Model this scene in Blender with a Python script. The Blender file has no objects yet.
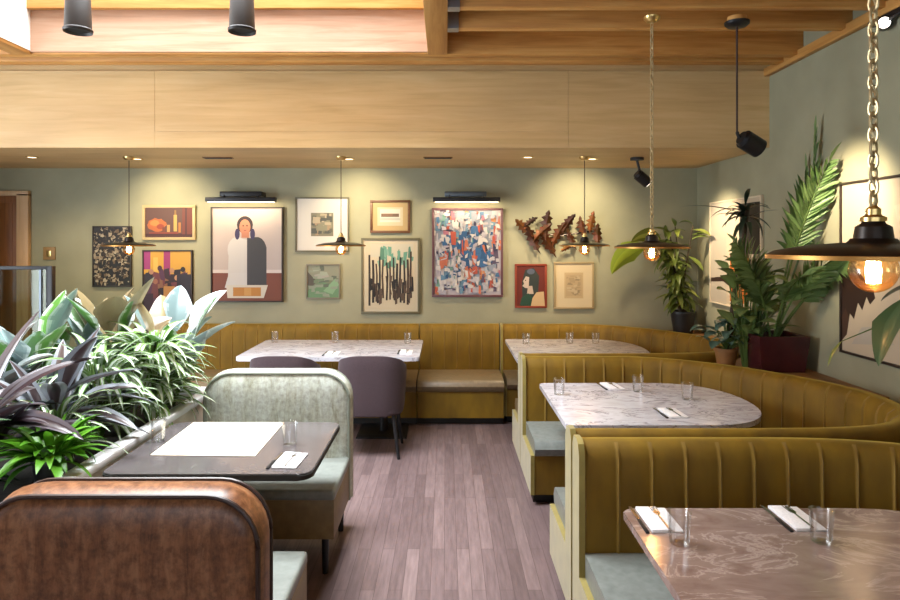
import bpy, bmesh, math, random
from mathutils import Vector, Matrix
random.seed(11)
PI = math.pi
C = bpy.context.scene.collection
F, PX0, PY0, EYE = 650.0, 446.0, 242.0, 1.70

def sx(px, d): return (px - PX0) / F * d
def sz(py, d): return EYE - (py - PY0) / F * d

# ------------------------------------------------------------------ materials
def lin(c):
    c = c / 255.0
    return c / 12.92 if c <= 0.04045 else ((c + 0.055) / 1.055) ** 2.4
def rgb(r, g, b): return (lin(r), lin(g), lin(b), 1.0)

class Mat:
    def __init__(s, name, **kw):
        s.m = bpy.data.materials.new(name); s.m.use_nodes = True
        s.t = s.m.node_tree; s.b = s.t.nodes['Principled BSDF']
        for k, v in kw.items(): s.b.inputs[k].default_value = v
    def n(s, typ, **kw):
        nd = s.t.nodes.new(typ)
        for k, v in kw.items():
            if k in nd.inputs: nd.inputs[k].default_value = v
            else: setattr(nd, k, v)
        return nd
    def l(s, a, ao, b, bo): s.t.links.new(a.outputs[ao], b.inputs[bo])
    def coords(s, scale=(1, 1, 1), rot=(0, 0, 0)):
        tc = s.n('ShaderNodeTexCoord'); mp = s.n('ShaderNodeMapping')
        mp.inputs['Scale'].default_value = scale; mp.inputs['Rotation'].default_value = rot
        s.l(tc, 'Object', mp, 'Vector'); return mp
    def ramp(s, stops):
        r = s.n('ShaderNodeValToRGB'); e = r.color_ramp.elements
        e[0].position, e[0].color = stops[0]; e[1].position, e[1].color = stops[-1]
        for p, c in stops[1:-1]:
            x = e.new(p); x.color = c
        return r
    def bump(s, src, out, strength=.2, dist=.01):
        b = s.n('ShaderNodeBump'); b.inputs['Strength'].default_value = strength; b.inputs['Distance'].default_value = dist
        s.l(src, out, b, 'Height'); s.l(b, 'Normal', s.b, 'Normal')

def plain(name, col, rough=.5, metal=0, **kw):
    return Mat(name, **{'Base Color': col, 'Roughness': rough, 'Metallic': metal}, **kw).m

def noisy(name, c1, c2, scale, rough=.6, detail=4, stretch=(1, 1, 1), bump=0, lo=.3, hi=.7, **kw):
    m = Mat(name, Roughness=rough, **kw); mp = m.coords(stretch)
    nz = m.n('ShaderNodeTexNoise', Scale=scale, Detail=detail); m.l(mp, 'Vector', nz, 'Vector')
    r = m.ramp([(lo, c1), (hi, c2)]); m.l(nz, 'Fac', r, 'Fac'); m.l(r, 'Color', m.b, 'Base Color')
    if bump: m.bump(nz, 'Fac', bump, .004)
    return m.m

def wood(name, c1, c2, c3, axis='X', rough=.5, scale=1.0):
    m = Mat(name, Roughness=rough)
    st = {'X': (.9, 14, 14), 'Y': (14, .9, 14), 'Z': (14, 14, .9)}[axis]
    mp = m.coords(tuple(q * scale for q in st))
    nz = m.n('ShaderNodeTexNoise', Scale=1.6, Detail=6, Roughness=.6, Distortion=.6); m.l(mp, 'Vector', nz, 'Vector')
    r = m.ramp([(.25, c1), (.5, c2), (.75, c3)]); m.l(nz, 'Fac', r, 'Fac')
    mp2 = m.coords({'X': (.6, 2, 2), 'Y': (2, .6, 2), 'Z': (2, 2, .6)}[axis])
    n2 = m.n('ShaderNodeTexNoise', Scale=1.3, Detail=2); m.l(mp2, 'Vector', n2, 'Vector')
    mx = m.n('ShaderNodeMix', data_type='RGBA', blend_type='MULTIPLY'); mx.inputs['Factor'].default_value = .35
    r2 = m.ramp([(.35, (.55, .5, .45, 1)), (.6, (1, 1, 1, 1))]); m.l(n2, 'Fac', r2, 'Fac')
    m.l(r, 'Color', mx, 'A'); m.l(r2, 'Color', mx, 'B'); m.t.links.new(mx.outputs['Result'], m.b.inputs['Base Color'])
    m.bump(nz, 'Fac', .12, .003)
    return m.m

M = {}
M['wall'] = noisy('sage_plaster', rgb(144, 143, 118), rgb(156, 154, 128), 3, .75)
M['white'] = noisy('white_paint', rgb(232, 230, 224), rgb(240, 238, 233), 4, .6)
M['oak'] = wood('pale_oak_veneer', rgb(200, 164, 108), rgb(214, 179, 124), rgb(222, 190, 138), 'X', .5)
M['fir'] = wood('orange_fir', rgb(172, 112, 50), rgb(206, 148, 76), rgb(222, 174, 104), 'X', .6)
M['firy'] = wood('orange_fir_lengthwise', rgb(168, 112, 52), rgb(196, 144, 76), rgb(212, 166, 100), 'Y', .6)
M['washed'] = wood('washed_plywood', rgb(150, 112, 86), rgb(172, 136, 110), rgb(186, 156, 134), 'X', .65)
M['doorwood'] = wood('brown_door_wood', rgb(96, 56, 24), rgb(126, 78, 36), rgb(150, 98, 50), 'Z', .45)
M['jamb'] = wood('tan_jamb_wood', rgb(186, 150, 110), rgb(204, 170, 130), rgb(214, 184, 146), 'Z', .5)
M['ledge'] = wood('brown_ledge_wood', rgb(112, 74, 38), rgb(138, 96, 52), rgb(156, 112, 66), 'Y', .5)
M['black'] = plain('matt_black_metal', (.012, .012, .014, 1), .42, .3)
M['spot_black'] = plain('dark_brown_black_metal', (.008, .006, .005, 1), .5)
M['kick'] = plain('black_kick_board', (.01, .009, .008, 1), .6)
M['steel'] = plain('galvanised_steel', (.42, .47, .52, 1), .35, .9)
M['grey_metal'] = plain('blue_grey_metal', rgb(92, 100, 108), .35, .6)
M['brass'] = plain('brass', (.72, .50, .20, 1), .28, 1)
M['goldchain'] = plain('pale_gold_chain', (.60, .48, .27, 1), .42, .8)
M['bronze'] = plain('dark_bronze', (.028, .020, .016, 1), .32, .5)
M['lining'] = plain('warm_brass_lining', (.75, .48, .18, 1), .35, .6)
M['band_lit'] = plain('orange_lit_band', (.42, .20, .05, 1), .4, .8)  # pendant rim lip, the bulb's orange light put into its colour
M['cord'] = plain('dark_brown_cord', (.05, .025, .02, 1), .7)
M['purple'] = noisy('aubergine_cloth', rgb(54, 40, 45), rgb(68, 51, 57), 160, .85, bump=.15, **{'Sheen Weight': .1})
M['sage_leather'] = noisy('sage_leather', rgb(114, 119, 114), rgb(129, 134, 129), 30, .36, bump=.05)
M['seat_gold_reflect'] = noisy('leather_gold_reflection', rgb(112, 96, 70), rgb(128, 110, 82), 30, .36, bump=.05)  # bench cushions, gold reflected from the velvet mixed into the leather colour
M['olive_brown'] = noisy('olive_brown_vinyl', rgb(112, 92, 56), rgb(128, 106, 66), 20, .45, bump=.05)
M['napkin'] = noisy('white_linen', rgb(225, 225, 228), rgb(242, 242, 244), 120, .8, bump=.1)
M['paper'] = noisy('cream_paper', rgb(212, 202, 182), rgb(220, 210, 190), 6, .6)
M['cutlery'] = plain('polished_steel', (.62, .62, .64, 1), .16, 1)
M['terracotta'] = noisy('brown_clay', rgb(132, 92, 50), rgb(152, 108, 62), 14, .6)
M['burgundy'] = noisy('burgundy_glaze', rgb(54, 20, 26), rgb(74, 30, 34), 8, .25)
M['blackpot'] = plain('black_pot_plastic', (.015, .015, .016, 1), .4)
M['soil'] = noisy('dark_soil', rgb(34, 26, 20), rgb(58, 46, 34), 40, .95, bump=.5)
M['bark'] = noisy('dark_bark', rgb(44, 34, 24), rgb(78, 62, 44), 30, .85, stretch=(1, 1, .3), bump=.4)
M['stem'] = noisy('green_stem', rgb(70, 98, 44), rgb(96, 120, 60), 12, .5)
M['planter'] = noisy('cream_planter_panel', rgb(206, 196, 178), rgb(218, 208, 192), 6, .55)
M['planter_rim'] = noisy('white_planter_rim', rgb(226, 228, 230), rgb(236, 238, 240), 6, .4)
M['tan_plate'] = plain('tan_plate', rgb(146, 116, 72), .5)

def velvet():
    m = Mat('gold_velvet', Roughness=.72); mp = m.coords((1, 1, .35))
    nz = m.n('ShaderNodeTexNoise', Scale=9, Detail=5); m.l(mp, 'Vector', nz, 'Vector')
    r = m.ramp([(.3, rgb(104, 77, 2)), (.7, rgb(132, 101, 5))]); m.l(nz, 'Fac', r, 'Fac'); m.l(r, 'Color', m.b, 'Base Color')
    m.b.inputs['Sheen Weight'].default_value = .4; m.b.inputs['Sheen Tint'].default_value = (1, .78, .14, 1); m.b.inputs['Sheen Roughness'].default_value = .35
    n2 = m.n('ShaderNodeTexNoise', Scale=350, Detail=2); m.bump(n2, 'Fac', .12, .002)
    return m.m
M['velvet'] = velvet()
M['velvet_seam_lit'] = noisy('gold_velvet_lit_welt', rgb(116, 86, 6), rgb(134, 104, 10), 9, .7, **{'Sheen Weight': .3})  # lighter gold paints the light caught along the welt edges
M['velvet_end_lit'] = noisy('gold_velvet_lit_end', rgb(128, 114, 50), rgb(146, 130, 60), 12, .6, **{'Sheen Weight': .3})  # paler velvet, light falling on the aisle ends put into the colour

def distressed(name, stops, rough=.4, spk=.75):
    m = Mat(name); mp = m.coords((9, 9, 1.7))
    nz = m.n('ShaderNodeTexNoise', Scale=2.4, Detail=9, Roughness=.72, Distortion=.5); m.l(mp, 'Vector', nz, 'Vector')
    r = m.ramp(stops); m.l(nz, 'Fac', r, 'Fac')
    m3 = m.coords((1, 1, 1)); n3 = m.n('ShaderNodeTexNoise', Scale=34, Detail=6, Roughness=.7); m.l(m3, 'Vector', n3, 'Vector')
    r3 = m.ramp([(.36, (.35, .3, .28, 1)), (.58, (1, 1, 1, 1))]); m.l(n3, 'Fac', r3, 'Fac')
    mx = m.n('ShaderNodeMix', data_type='RGBA', blend_type='MULTIPLY'); mx.inputs['Factor'].default_value = spk
    m.l(r, 'Color', mx, 'A'); m.l(r3, 'Color', mx, 'B'); m.t.links.new(mx.outputs['Result'], m.b.inputs['Base Color'])
    m.b.inputs['Roughness'].default_value = rough
    m.bump(n3, 'Fac', .25, .003)
    return m.m
M['leather'] = distressed('distressed_brown_leather', [(.3, rgb(82, 50, 32)), (.46, rgb(130, 84, 52)), (.6, rgb(154, 108, 74)), (.8, rgb(112, 70, 43))], .34)
M['greenhide'] = distressed('distressed_grey_green_leather', [(.3, rgb(142, 138, 116)), (.45, rgb(186, 190, 174)), (.6, rgb(206, 214, 206)), (.8, rgb(168, 168, 148))], .36, .5)
M['pipe_dark'] = plain('dark_leather_piping', rgb(52, 30, 20), .4)
M['pipe_green'] = plain('grey_green_piping', rgb(134, 140, 128), .4)

def floor_mat():
    m = Mat('purple_brown_planks', Roughness=.42)
    mp = m.coords((1, 1, 1), (0, 0, PI / 2))
    br = m.n('ShaderNodeTexBrick', Scale=1.0, offset=.37, offset_frequency=2)
    br.inputs['Color1'].default_value = (0, 0, 0, 1); br.inputs['Color2'].default_value = (1, 1, 1, 1); br.inputs['Mortar'].default_value = (.5, .5, .5, 1)
    br.inputs['Mortar Size'].default_value = .0016; br.inputs['Brick Width'].default_value = 1.15; br.inputs['Row Height'].default_value = .068
    br.inputs['Bias'].default_value = 0
    m.l(mp, 'Vector', br, 'Vector')
    r = m.ramp([(0, rgb(100, 84, 84)), (.5, rgb(114, 97, 97)), (1, rgb(128, 110, 109))]); m.l(br, 'Color', r, 'Fac')
    mp2 = m.coords((26, 2.2, 1)); nz = m.n('ShaderNodeTexNoise', Scale=2.2, Detail=6, Roughness=.65); m.l(mp2, 'Vector', nz, 'Vector')
    r2 = m.ramp([(.3, (.55, .52, .52, 1)), (.7, (1.08, 1.06, 1.06, 1))]); m.l(nz, 'Fac', r2, 'Fac')
    mx = m.n('ShaderNodeMix', data_type='RGBA', blend_type='MULTIPLY'); mx.inputs['Factor'].default_value = .8
    m.l(r, 'Color', mx, 'A'); m.l(r2, 'Color', mx, 'B')
    mx2 = m.n('ShaderNodeMix', data_type='RGBA'); mx2.inputs['B'].default_value = rgb(78, 62, 62)
    m.l(br, 'Fac', mx2, 'Factor'); m.t.links.new(mx.outputs['Result'], mx2.inputs['A'])
    m.t.links.new(mx2.outputs['Result'], m.b.inputs['Base Color'])
    m.bump(nz, 'Fac', .08, .002)
    return m.m
M['floor'] = floor_mat()

def marble(name, base, mid, vein, rough=.22):
    m = Mat(name, Roughness=rough); mp = m.coords((1.3, 2.6, 2), (0, 0, .5))
    nz = m.n('ShaderNodeTexNoise', Scale=1.7, Detail=9, Roughness=.62, Distortion=1.6); m.l(mp, 'Vector', nz, 'Vector')
    r = m.ramp([(.30, mid), (.43, base), (.485, base), (.505, vein), (.53, base), (.62, mid), (.72, base)]); m.l(nz, 'Fac', r, 'Fac')
    n2 = m.n('ShaderNodeTexNoise', Scale=5, Detail=5, Distortion=.8); m.l(mp, 'Vector', n2, 'Vector')
    r2 = m.ramp([(.42, (1, 1, 1, 1)), (.68, (.80, .76, .75, 1))]); m.l(n2, 'Fac', r2, 'Fac')
    mx = m.n('ShaderNodeMix', data_type='RGBA', blend_type='MULTIPLY'); mx.inputs['Factor'].default_value = .8
    m.l(r, 'Color', mx, 'A'); m.l(r2, 'Color', mx, 'B'); m.t.links.new(mx.outputs['Result'], m.b.inputs['Base Color'])
    return m.m
M['marble'] = marble('grey_white_marble', rgb(208, 208, 216), rgb(188, 186, 194), rgb(142, 136, 142))
M['marble_pink'] = marble('pinkish_marble', rgb(142, 122, 114), rgb(124, 101, 92), rgb(172, 156, 148), .15)
M['blacktop'] = noisy('charcoal_laminate', rgb(76, 71, 72), rgb(86, 80, 80), 20, .16)

def colattr(name, rough=.6, translucent=0, coat=0):
    m = Mat(name, Roughness=rough); a = m.n('ShaderNodeAttribute', attribute_name='Col'); m.l(a, 'Color', m.b, 'Base Color')
    if coat: m.b.inputs['Coat Weight'].default_value = coat; m.b.inputs['Coat Roughness'].default_value = .2
    if translucent:
        tr = m.n('ShaderNodeBsdfTranslucent'); m.l(a, 'Color', tr, 'Color')
        mx = m.n('ShaderNodeMixShader'); mx.inputs[0].default_value = translucent
        out = m.t.nodes['Material Output']
        m.t.links.new(m.b.outputs[0], mx.inputs[1]); m.t.links.new(tr.outputs[0], mx.inputs[2]); m.t.links.new(mx.outputs[0], out.inputs['Surface'])
    return m.m
M['paint'] = colattr('painted_surface', .55)
M['leaf'] = colattr('leaf_surface', .38, .2)
M['leafgloss'] = colattr('glossy_leaf_surface', .3, .12, .25)
M['rust'] = colattr('rusted_leaf_metal', .4)
M['rust'].node_tree.nodes['Principled BSDF'].inputs['Metallic'].default_value = .5

def thin_glass(name, tint, refl=.08, fm=.45):
    m = Mat(name); t = m.t
    tr = m.n('ShaderNodeBsdfTransparent'); tr.inputs[0].default_value = tint
    gl = m.n('ShaderNodeBsdfGlossy'); gl.inputs['Roughness'].default_value = .03
    lw = m.n('ShaderNodeLayerWeight'); lw.inputs['Blend'].default_value = .35
    mt = m.n('ShaderNodeMath', operation='MULTIPLY_ADD'); mt.inputs[1].default_value = fm; mt.inputs[2].default_value = refl
    m.l(lw, 'Fresnel', mt, 0)
    mx = m.n('ShaderNodeMixShader'); m.l(mt, 'Value', mx, 0)
    t.links.new(tr.outputs[0], mx.inputs[1]); t.links.new(gl.outputs[0], mx.inputs[2])
    t.links.new(mx.outputs[0], t.nodes['Material Output'].inputs['Surface']); return m.m
M['pane'] = thin_glass('clear_pane', (.97, .98, .98, 1))
M['screen'] = thin_glass('greenish_screen_glass', (.72, .78, .70, 1), .015, .12)
M['tumbler'] = thin_glass('tumbler_glass', (.985, .99, .995, 1), .03)
M['amber'] = thin_glass('amber_bulb_glass', (1.0, .80, .52, 1), .05)

def emit(name, col, s):
    m = Mat(name); m.b.inputs['Base Color'].default_value = col
    m.b.inputs['Emission Color'].default_value = col; m.b.inputs['Emission Strength'].default_value = s
    return m.m
M['filament'] = emit('glowing_filament', (1, .62, .30, 1), 95)
M['lens'] = emit('lit_warm_lens', (1, .78, .5, 1), 2.5)
M['lens_cool'] = emit('lit_spot_lens', (1, .9, .8, 1), 3)

# ------------------------------------------------------------------ mesh helpers
def new(): return bmesh.new()
def box(bm, lo, hi, bev=0, seg=2):
    r = bmesh.ops.create_cube(bm, size=1)
    vs = r['verts']; c = [(a + b) / 2 for a, b in zip(lo, hi)]; s = [abs(b - a) for a, b in zip(lo, hi)]
    for v in vs: v.co = Vector((v.co.x * s[0] + c[0], v.co.y * s[1] + c[1], v.co.z * s[2] + c[2]))
    if bev:
        es = list({e for v in vs for e in v.link_edges})
        bmesh.ops.bevel(bm, geom=es, offset=bev, segments=seg, affect='EDGES', profile=.5)
    return bm
def cyl(bm, p0, p1, r0, r1=None, n=16, caps=True):
    r1 = r0 if r1 is None else r1; p0, p1 = Vector(p0), Vector(p1); ax = (p1 - p0)
    q = ax.to_track_quat('Z', 'Y').to_matrix()
    a = [bm.verts.new(p0 + q @ Vector((r0 * math.cos(2 * PI * i / n), r0 * math.sin(2 * PI * i / n), 0))) for i in range(n)]
    b = [bm.verts.new(p1 + q @ Vector((r1 * math.cos(2 * PI * i / n), r1 * math.sin(2 * PI * i / n), 0))) for i in range(n)]
    for i in range(n): bm.faces.new((a[i], a[(i + 1) % n], b[(i + 1) % n], b[i]))
    if caps: bm.faces.new(a[::-1]); bm.faces.new(b)
    return bm
def lathe(bm, prof, c=(0, 0, 0), n=32):
    c = Vector(c); rings = []
    for r, z in prof:
        if r < 1e-5: rings.append([bm.verts.new(c + Vector((0, 0, z)))])
        else: rings.append([bm.verts.new(c + Vector((r * math.cos(2 * PI * i / n), r * math.sin(2 * PI * i / n), z))) for i in range(n)])
    for A, B in zip(rings, rings[1:]):
        for i in range(n):
            j = (i + 1) % n
            if len(A) == 1 and len(B) == 1: continue
            if len(A) == 1: bm.faces.new((A[0], B[i], B[j]))
            elif len(B) == 1: bm.faces.new((A[i], A[j], B[0]))
            else: bm.faces.new((A[i], A[j], B[j], B[i]))
    return bm
def tube(bm, pts, r, n=8, closed=False):
    pts = [Vector(p) for p in pts]; rings = []; N = len(pts)
    rr = r if isinstance(r, (list, tuple)) else [r] * N
    up = Vector((0, 0, 1))
    for i, p in enumerate(pts):
        if closed: t = pts[(i + 1) % N] - pts[i - 1]
        else: t = pts[min(i + 1, N - 1)] - pts[max(i - 1, 0)]
        t.normalize()
        s = t.cross(up)
        if s.length < .05: s = t.cross(Vector((0, 1, 0)))
        s.normalize(); u = s.cross(t)
        rings.append([bm.verts.new(p + rr[i] * (s * math.cos(2 * PI * k / n) + u * math.sin(2 * PI * k / n))) for k in range(n)])
    for a in range(N if closed else N - 1):
        A, B = rings[a], rings[(a + 1) % N]
        for k in range(n): bm.faces.new((A[k], A[(k + 1) % n], B[(k + 1) % n], B[k]))
    if not closed: bm.faces.new(rings[0][::-1]); bm.faces.new(rings[-1])
    return bm
def prism(bm, poly, z0, z1, bev=0):
    a = [bm.verts.new((x, y, z0)) for x, y in poly]; b = [bm.verts.new((x, y, z1)) for x, y in poly]; n = len(poly)
    f = [bm.faces.new(a[::-1]), bm.faces.new(b)]
    for i in range(n): f.append(bm.faces.new((a[i], a[(i + 1) % n], b[(i + 1) % n], b[i])))
    if bev:
        es = [e for e in f[0].edges] + [e for e in f[1].edges]
        bmesh.ops.bevel(bm, geom=es, offset=bev, segments=2, affect='EDGES')
    return bm
def torus(bm, c, R, r, rot, n=12, k=6, stretch=1.0):
    c = Vector(c); g = []
    for i in range(n):
        a = 2 * PI * i / n; row = []
        for j in range(k):
            b = 2 * PI * j / k
            p = Vector(((R + r * math.cos(b)) * math.cos(a), r * math.sin(b), (R + r * math.cos(b)) * math.sin(a) * stretch))
            row.append(bm.verts.new(c + rot @ p))
        g.append(row)
    for i in range(n):
        for j in range(k):
            bm.faces.new((g[i][j], g[i][(j + 1) % k], g[(i + 1) % n][(j + 1) % k], g[(i + 1) % n][j]))
def rrect(x0, x1, y0, y1, r, n=6):
    pts = []
    for cx, cy, a0 in ((x1 - r, y1 - r, 0), (x0 + r, y1 - r, PI / 2), (x0 + r, y0 + r, PI), (x1 - r, y0 + r, 1.5 * PI)):
        for i in range(n + 1):
            a = a0 + PI / 2 * i / n; pts.append((cx + r * math.cos(a), cy + r * math.sin(a)))
    return pts

def smooth_by_angle(me, ang=40):
    bm = bmesh.new(); bm.from_mesh(me)
    bmesh.ops.recalc_face_normals(bm, faces=bm.faces)
    for f in bm.faces: f.smooth = True
    for e in bm.edges:
        if len(e.link_faces) == 2 and e.calc_face_angle(0) > math.radians(ang): e.smooth = False
    bm.to_mesh(me); bm.free()

ORIGIN = {}
def obj(name, bm, mat, parent=None, local=False, smooth=40, recalc=True):
    """One mesh object. World coordinates unless local (relative to the thing's own origin)."""
    me = bpy.data.meshes.new(name)
    if parent is None and not local:
        xs = [v.co for v in bm.verts]
        base = Vector(((min(v.x for v in xs) + max(v.x for v in xs)) / 2, (min(v.y for v in xs) + max(v.y for v in xs)) / 2, min(v.z for v in xs)))
    elif parent is None: base = Vector((0, 0, 0))
    else: base = ORIGIN[parent.name]
    if not local:
        for v in bm.verts: v.co -= base
    if recalc: bm.normal_update()
    bm.to_mesh(me); bm.free(); me.materials.append(mat)
    if smooth: smooth_by_angle(me, smooth)
    o = bpy.data.objects.new(name, me); C.objects.link(o)
    if parent is None: o.location = base; ORIGIN[o.name] = base.copy()
    else: o.parent = parent; ORIGIN[o.name] = base
    return o
def tag(o, label, cat, group=None):
    o['label'] = label; o['category'] = cat
    if group: o['group'] = group
    return o
def thing(name, label, cat, loc=(0, 0, 0), rotz=0, group=None):
    o = bpy.data.objects.new(name, None); C.objects.link(o); o.empty_display_size = .1
    o.location = loc; o.rotation_euler = (0, 0, rotz); ORIGIN[o.name] = Vector(loc)
    return tag(o, label, cat, group)
def struct(name, bm, mat, parent=None, smooth=40):
    o = obj(name, bm, mat, parent, smooth=smooth)
    if parent is None: o['kind'] = 'structure'
    return o
def dup(root, loc, rotz=None, label=None, group=None):
    r = root.copy(); C.objects.link(r); r.location = loc
    if rotz is not None: r.rotation_euler = (0, 0, rotz)
    if label: r['label'] = label
    if group: r['group'] = group
    for ch in list(root.children):
        c = ch.copy(); C.objects.link(c); c.parent = r
        for g in list(ch.children):
            d = g.copy(); C.objects.link(d); d.parent = c
    return r

# ------------------------------------------------------------------ room shell
XL, XR, YF, YB = -4.9, 2.57, -2.6, 6.65
ZC = 3.05
SKX0, SKX1, SKY0, SKY1 = -2.98, -.13, 2.3, 4.67
struct('floor', box(new(), (XL - .1, YF - .1, -.1), (XR + .1, YB + .1, 0)), M['floor'])
struct('wall_back', box(new(), (XL - .1, YB, 0), (XR + .1, YB + .12, 3.4)), M['wall'])
struct('wall_right', box(new(), (XR, YF, 0), (XR + .12, YB, 3.4)), M['wall'])
bm = new(); wy0, wy1, wz0, wz1 = .2, 4.8, .95, 2.75
box(bm, (XL - .12, YF, 0), (XL, YB, wz0)); box(bm, (XL - .12, YF, wz1), (XL, YB, 3.4))
box(bm, (XL - .12, YF, wz0), (XL, wy0, wz1)); box(bm, (XL - .12, wy1, wz0), (XL, YB, wz1))
struct('wall_left', bm, M['wall'])
bm = new(); fx0, fx1 = -4.2, 2.0
box(bm, (XL, YF - .12, 0), (XR, YF, .6)); box(bm, (XL, YF - .12, 2.7), (XR, YF, 3.4))
box(bm, (XL, YF - .12, .6), (fx0, YF, 2.7)); box(bm, (fx1, YF - .12, .6), (XR, YF, 2.7))
struct('wall_front', bm, M['wall'])
def window(name, axis, c, a0, a1, z0, z1, nd):
    bm = new(); pane = new()
    def b(b_, lo, hi):
        if axis == 'x': box(b_, (c - .05, lo[0], lo[1]), (c + .02, hi[0], hi[1]))
        else: box(b_, (lo[0], c - .05, lo[1]), (hi[0], c + .02, hi[1]))
    b(bm, (a0, z0), (a1, z0 + .06)); b(bm, (a0, z1 - .06), (a1, z1))
    for i in range(nd + 1):
        a = a0 + (a1 - a0 - .06) * i / nd; b(bm, (a, z0 + .06), (a + .06, z1 - .06))
    w = struct(name, bm, M['black'])
    if axis == 'x': box(pane, (c - .02, a0 + .03, z0 + .03), (c - .014, a1 - .03, z1 - .03))
    else: box(pane, (a0 + .03, c - .02, z0 + .03), (a1 - .03, c - .014, z1 - .03))
    obj('window_pane', pane, M['pane'], w)
window('window_2', 'x', XL - .05, wy0, wy1, wz0, wz1, 4)
window('window_3', 'y', YF - .05, fx0, fx1, .6, 2.7, 5)

# deck above the joists, with the skylight hole
bm = new(); zt = 3.30
box(bm, (XL, YF, zt), (SKX0 - .14, YB, zt + .1)); box(bm, (SKX1 + .14, YF, zt), (XR, YB, zt + .1))
box(bm, (SKX0 - .14, YF, zt), (SKX1 + .14, SKY0 - .14, zt + .1)); box(bm, (SKX0 - .14, SKY1 + .05, zt), (SKX1 + .14, YB, zt + .1))
struct('ceiling', bm, M['fir'])
# soffit: box with three oak veneer panels on its face
struct('soffit', box(new(), (XL, 5.185, 2.455), (XR, YB, 3.3)), M['oak'])
bm = new()
xs1 = sx(155, 5.17); xs2 = sx(568, 5.17); zz = sz(132, 5.17)
box(bm, (XL, 5.165, 2.45), (xs1 - .001, 5.185, 3.06)); box(bm, (xs1 + .001, 5.165, zz + .001), (xs2 - .001, 5.185, 3.06))
box(bm, (xs1 + .001, 5.163, 2.45), (xs2 - .001, 5.185, zz - .001)); box(bm, (xs2 + .001, 5.165, 2.45), (XR, 5.185, 3.06))
struct('trim_1', bm, M['oak'])
# joists
struct('header_beam', box(new(), (XL, SKY1, ZC), (XR, 4.76, zt), .004), M['fir'])
struct('joist', box(new(), (XL, 4.86, ZC), (XR, 4.96, zt), .003), M['fir'])
y = 4.14
while y > YF:
    for x0, x1 in (((SKX1 + .14, XR), (XL, SKX0 - .14)) if y > SKY0 - .2 else ((XL, XR),)):
        j = struct('joist', box(new(), (x0, y - .035, ZC), (x1, y + .025, zt), .003), M['fir'])
        if x0 > -1:
            hb = new(); box(hb, (x0, y - .042, ZC - .004), (x0 + .07, y + .032, ZC)); box(hb, (x0, y - .042, ZC), (x0 + .07, y - .036, ZC + .2)); box(hb, (x0, y + .026, ZC), (x0 + .07, y + .032, ZC + .2))
            obj('joist_hanger', hb, M['steel'], j)
    y -= .372
struct('trimmer_beam', box(new(), (SKX1, SKY0 - .14, ZC - .005), (SKX1 + .14, SKY1, zt + .1), .004), M['firy'])
struct('trimmer_beam', box(new(), (SKX0 - .14, SKY0 - .14, ZC - .005), (SKX0, SKY1, zt + .1), .004), M['firy'])
# skylight well
struct('skylight_wall', box(new(), (SKX0, SKY1 - .018, ZC + .012), (SKX1, SKY1 - .001, 4.9)), M['washed'])
struct('skylight_batten', box(new(), (SKX0, SKY1 - .06, 3.36), (SKX1, SKY1 - .018, 3.6), .004), M['fir'])
struct('skylight_wall', box(new(), (SKX0 - .02, SKY0, ZC + .02), (SKX0 + .004, SKY1, 4.9)), M['white'])
struct('skylight_wall', box(new(), (SKX1 - .004, SKY0, zt + .1), (SKX1 + .02, SKY1, 4.9)), M['washed'])
struct('skylight_wall', box(new(), (SKX0, SKY0 - .02, ZC + .02), (SKX1, SKY0, 4.9)), M['washed'])
bm = new()
for a in range(4):
    x = SKX0 + (SKX1 - SKX0 - .06) * a / 3; box(bm, (x, SKY0, 4.84), (x + .06, SKY1, 4.9))
box(bm, (SKX0, SKY0, 4.84), (SKX1, SKY0 + .06, 4.9)); box(bm, (SKX0, SKY1 - .06, 4.84), (SKX1, SKY1, 4.9))
w1 = struct('window_1', bm, M['white'])
obj('window_pane', box(new(), (SKX0, SKY0, 4.9), (SKX1, SKY1, 4.908)), M['pane'], w1)
struct('joist', box(new(), (SKX0, 3.06, 3.34), (SKX1, 3.14, 3.44)), M['fir'])
# trims
struct('trim_2', box(new(), (XR - .045, YF, ZC - .035), (XR, 5.17, ZC + .03), .004), M['firy'])
struct('baseboard_right', box(new(), (XR - .015, YF, 0), (XR, 2.0, .1)), M['kick'])
struct('baseboard_back', box(new(), (-4.2, YB - .015, 0), (-2.8, YB, .1)), M['kick'])
# doorway at the far left
bm = new(); dx0, dx1, dzt = -4.88, sx(28, 6.6), 2.19
box(bm, (dx1 - .12, YB - .05, 0), (dx1, YB, dzt), .004); box(bm, (dx0, YB - .05, dzt - .02), (dx1, YB, dzt + .03), .004)
d1 = struct('door_1', bm, M['jamb'])
bm = new(); box(bm, (dx0, YB - .03, .01), (dx1 - .12, YB - .002, dzt - .02), .003)
for k in range(3): box(bm, (dx0 + .03 + k * .155, YB - .038, .1), (dx0 + .16 + k * .155, YB - .029, 2.1), .004)
obj('door_panel', bm, M['doorwood'], d1)

# ------------------------------------------------------------------ velvet booths and benches
def catmull(P, per=10):
    P = [Vector((p[0], p[1], 0)) for p in P]; out = []
    for i in range(len(P) - 1):
        p0 = P[i - 1] if i else P[0] * 2 - P[1]; p1, p2 = P[i], P[i + 1]; p3 = P[i + 2] if i + 2 < len(P) else P[-1] * 2 - P[-2]
        for k in range(per):
            t = k / per
            out.append(.5 * ((2 * p1) + (p2 - p0) * t + (2 * p0 - 5 * p1 + 4 * p2 - p3) * t * t + (3 * p1 - p0 - 3 * p2 + p3) * t ** 3))
    out.append(P[-1]); return out
def resample(P, step):
    out = [P[0].copy()]; acc = 0
    for a, b in zip(P, P[1:]):
        L = (b - a).length; pos = step - acc
        while pos <= L + 1e-9 and L > 0:
            out.append(a.lerp(b, pos / L)); pos += step
        acc = (acc + L) % step if L else acc
    if (out[-1] - P[-1]).length > step * .3: out.append(P[-1].copy())
    else: out[-1] = P[-1].copy()
    return out
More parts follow.
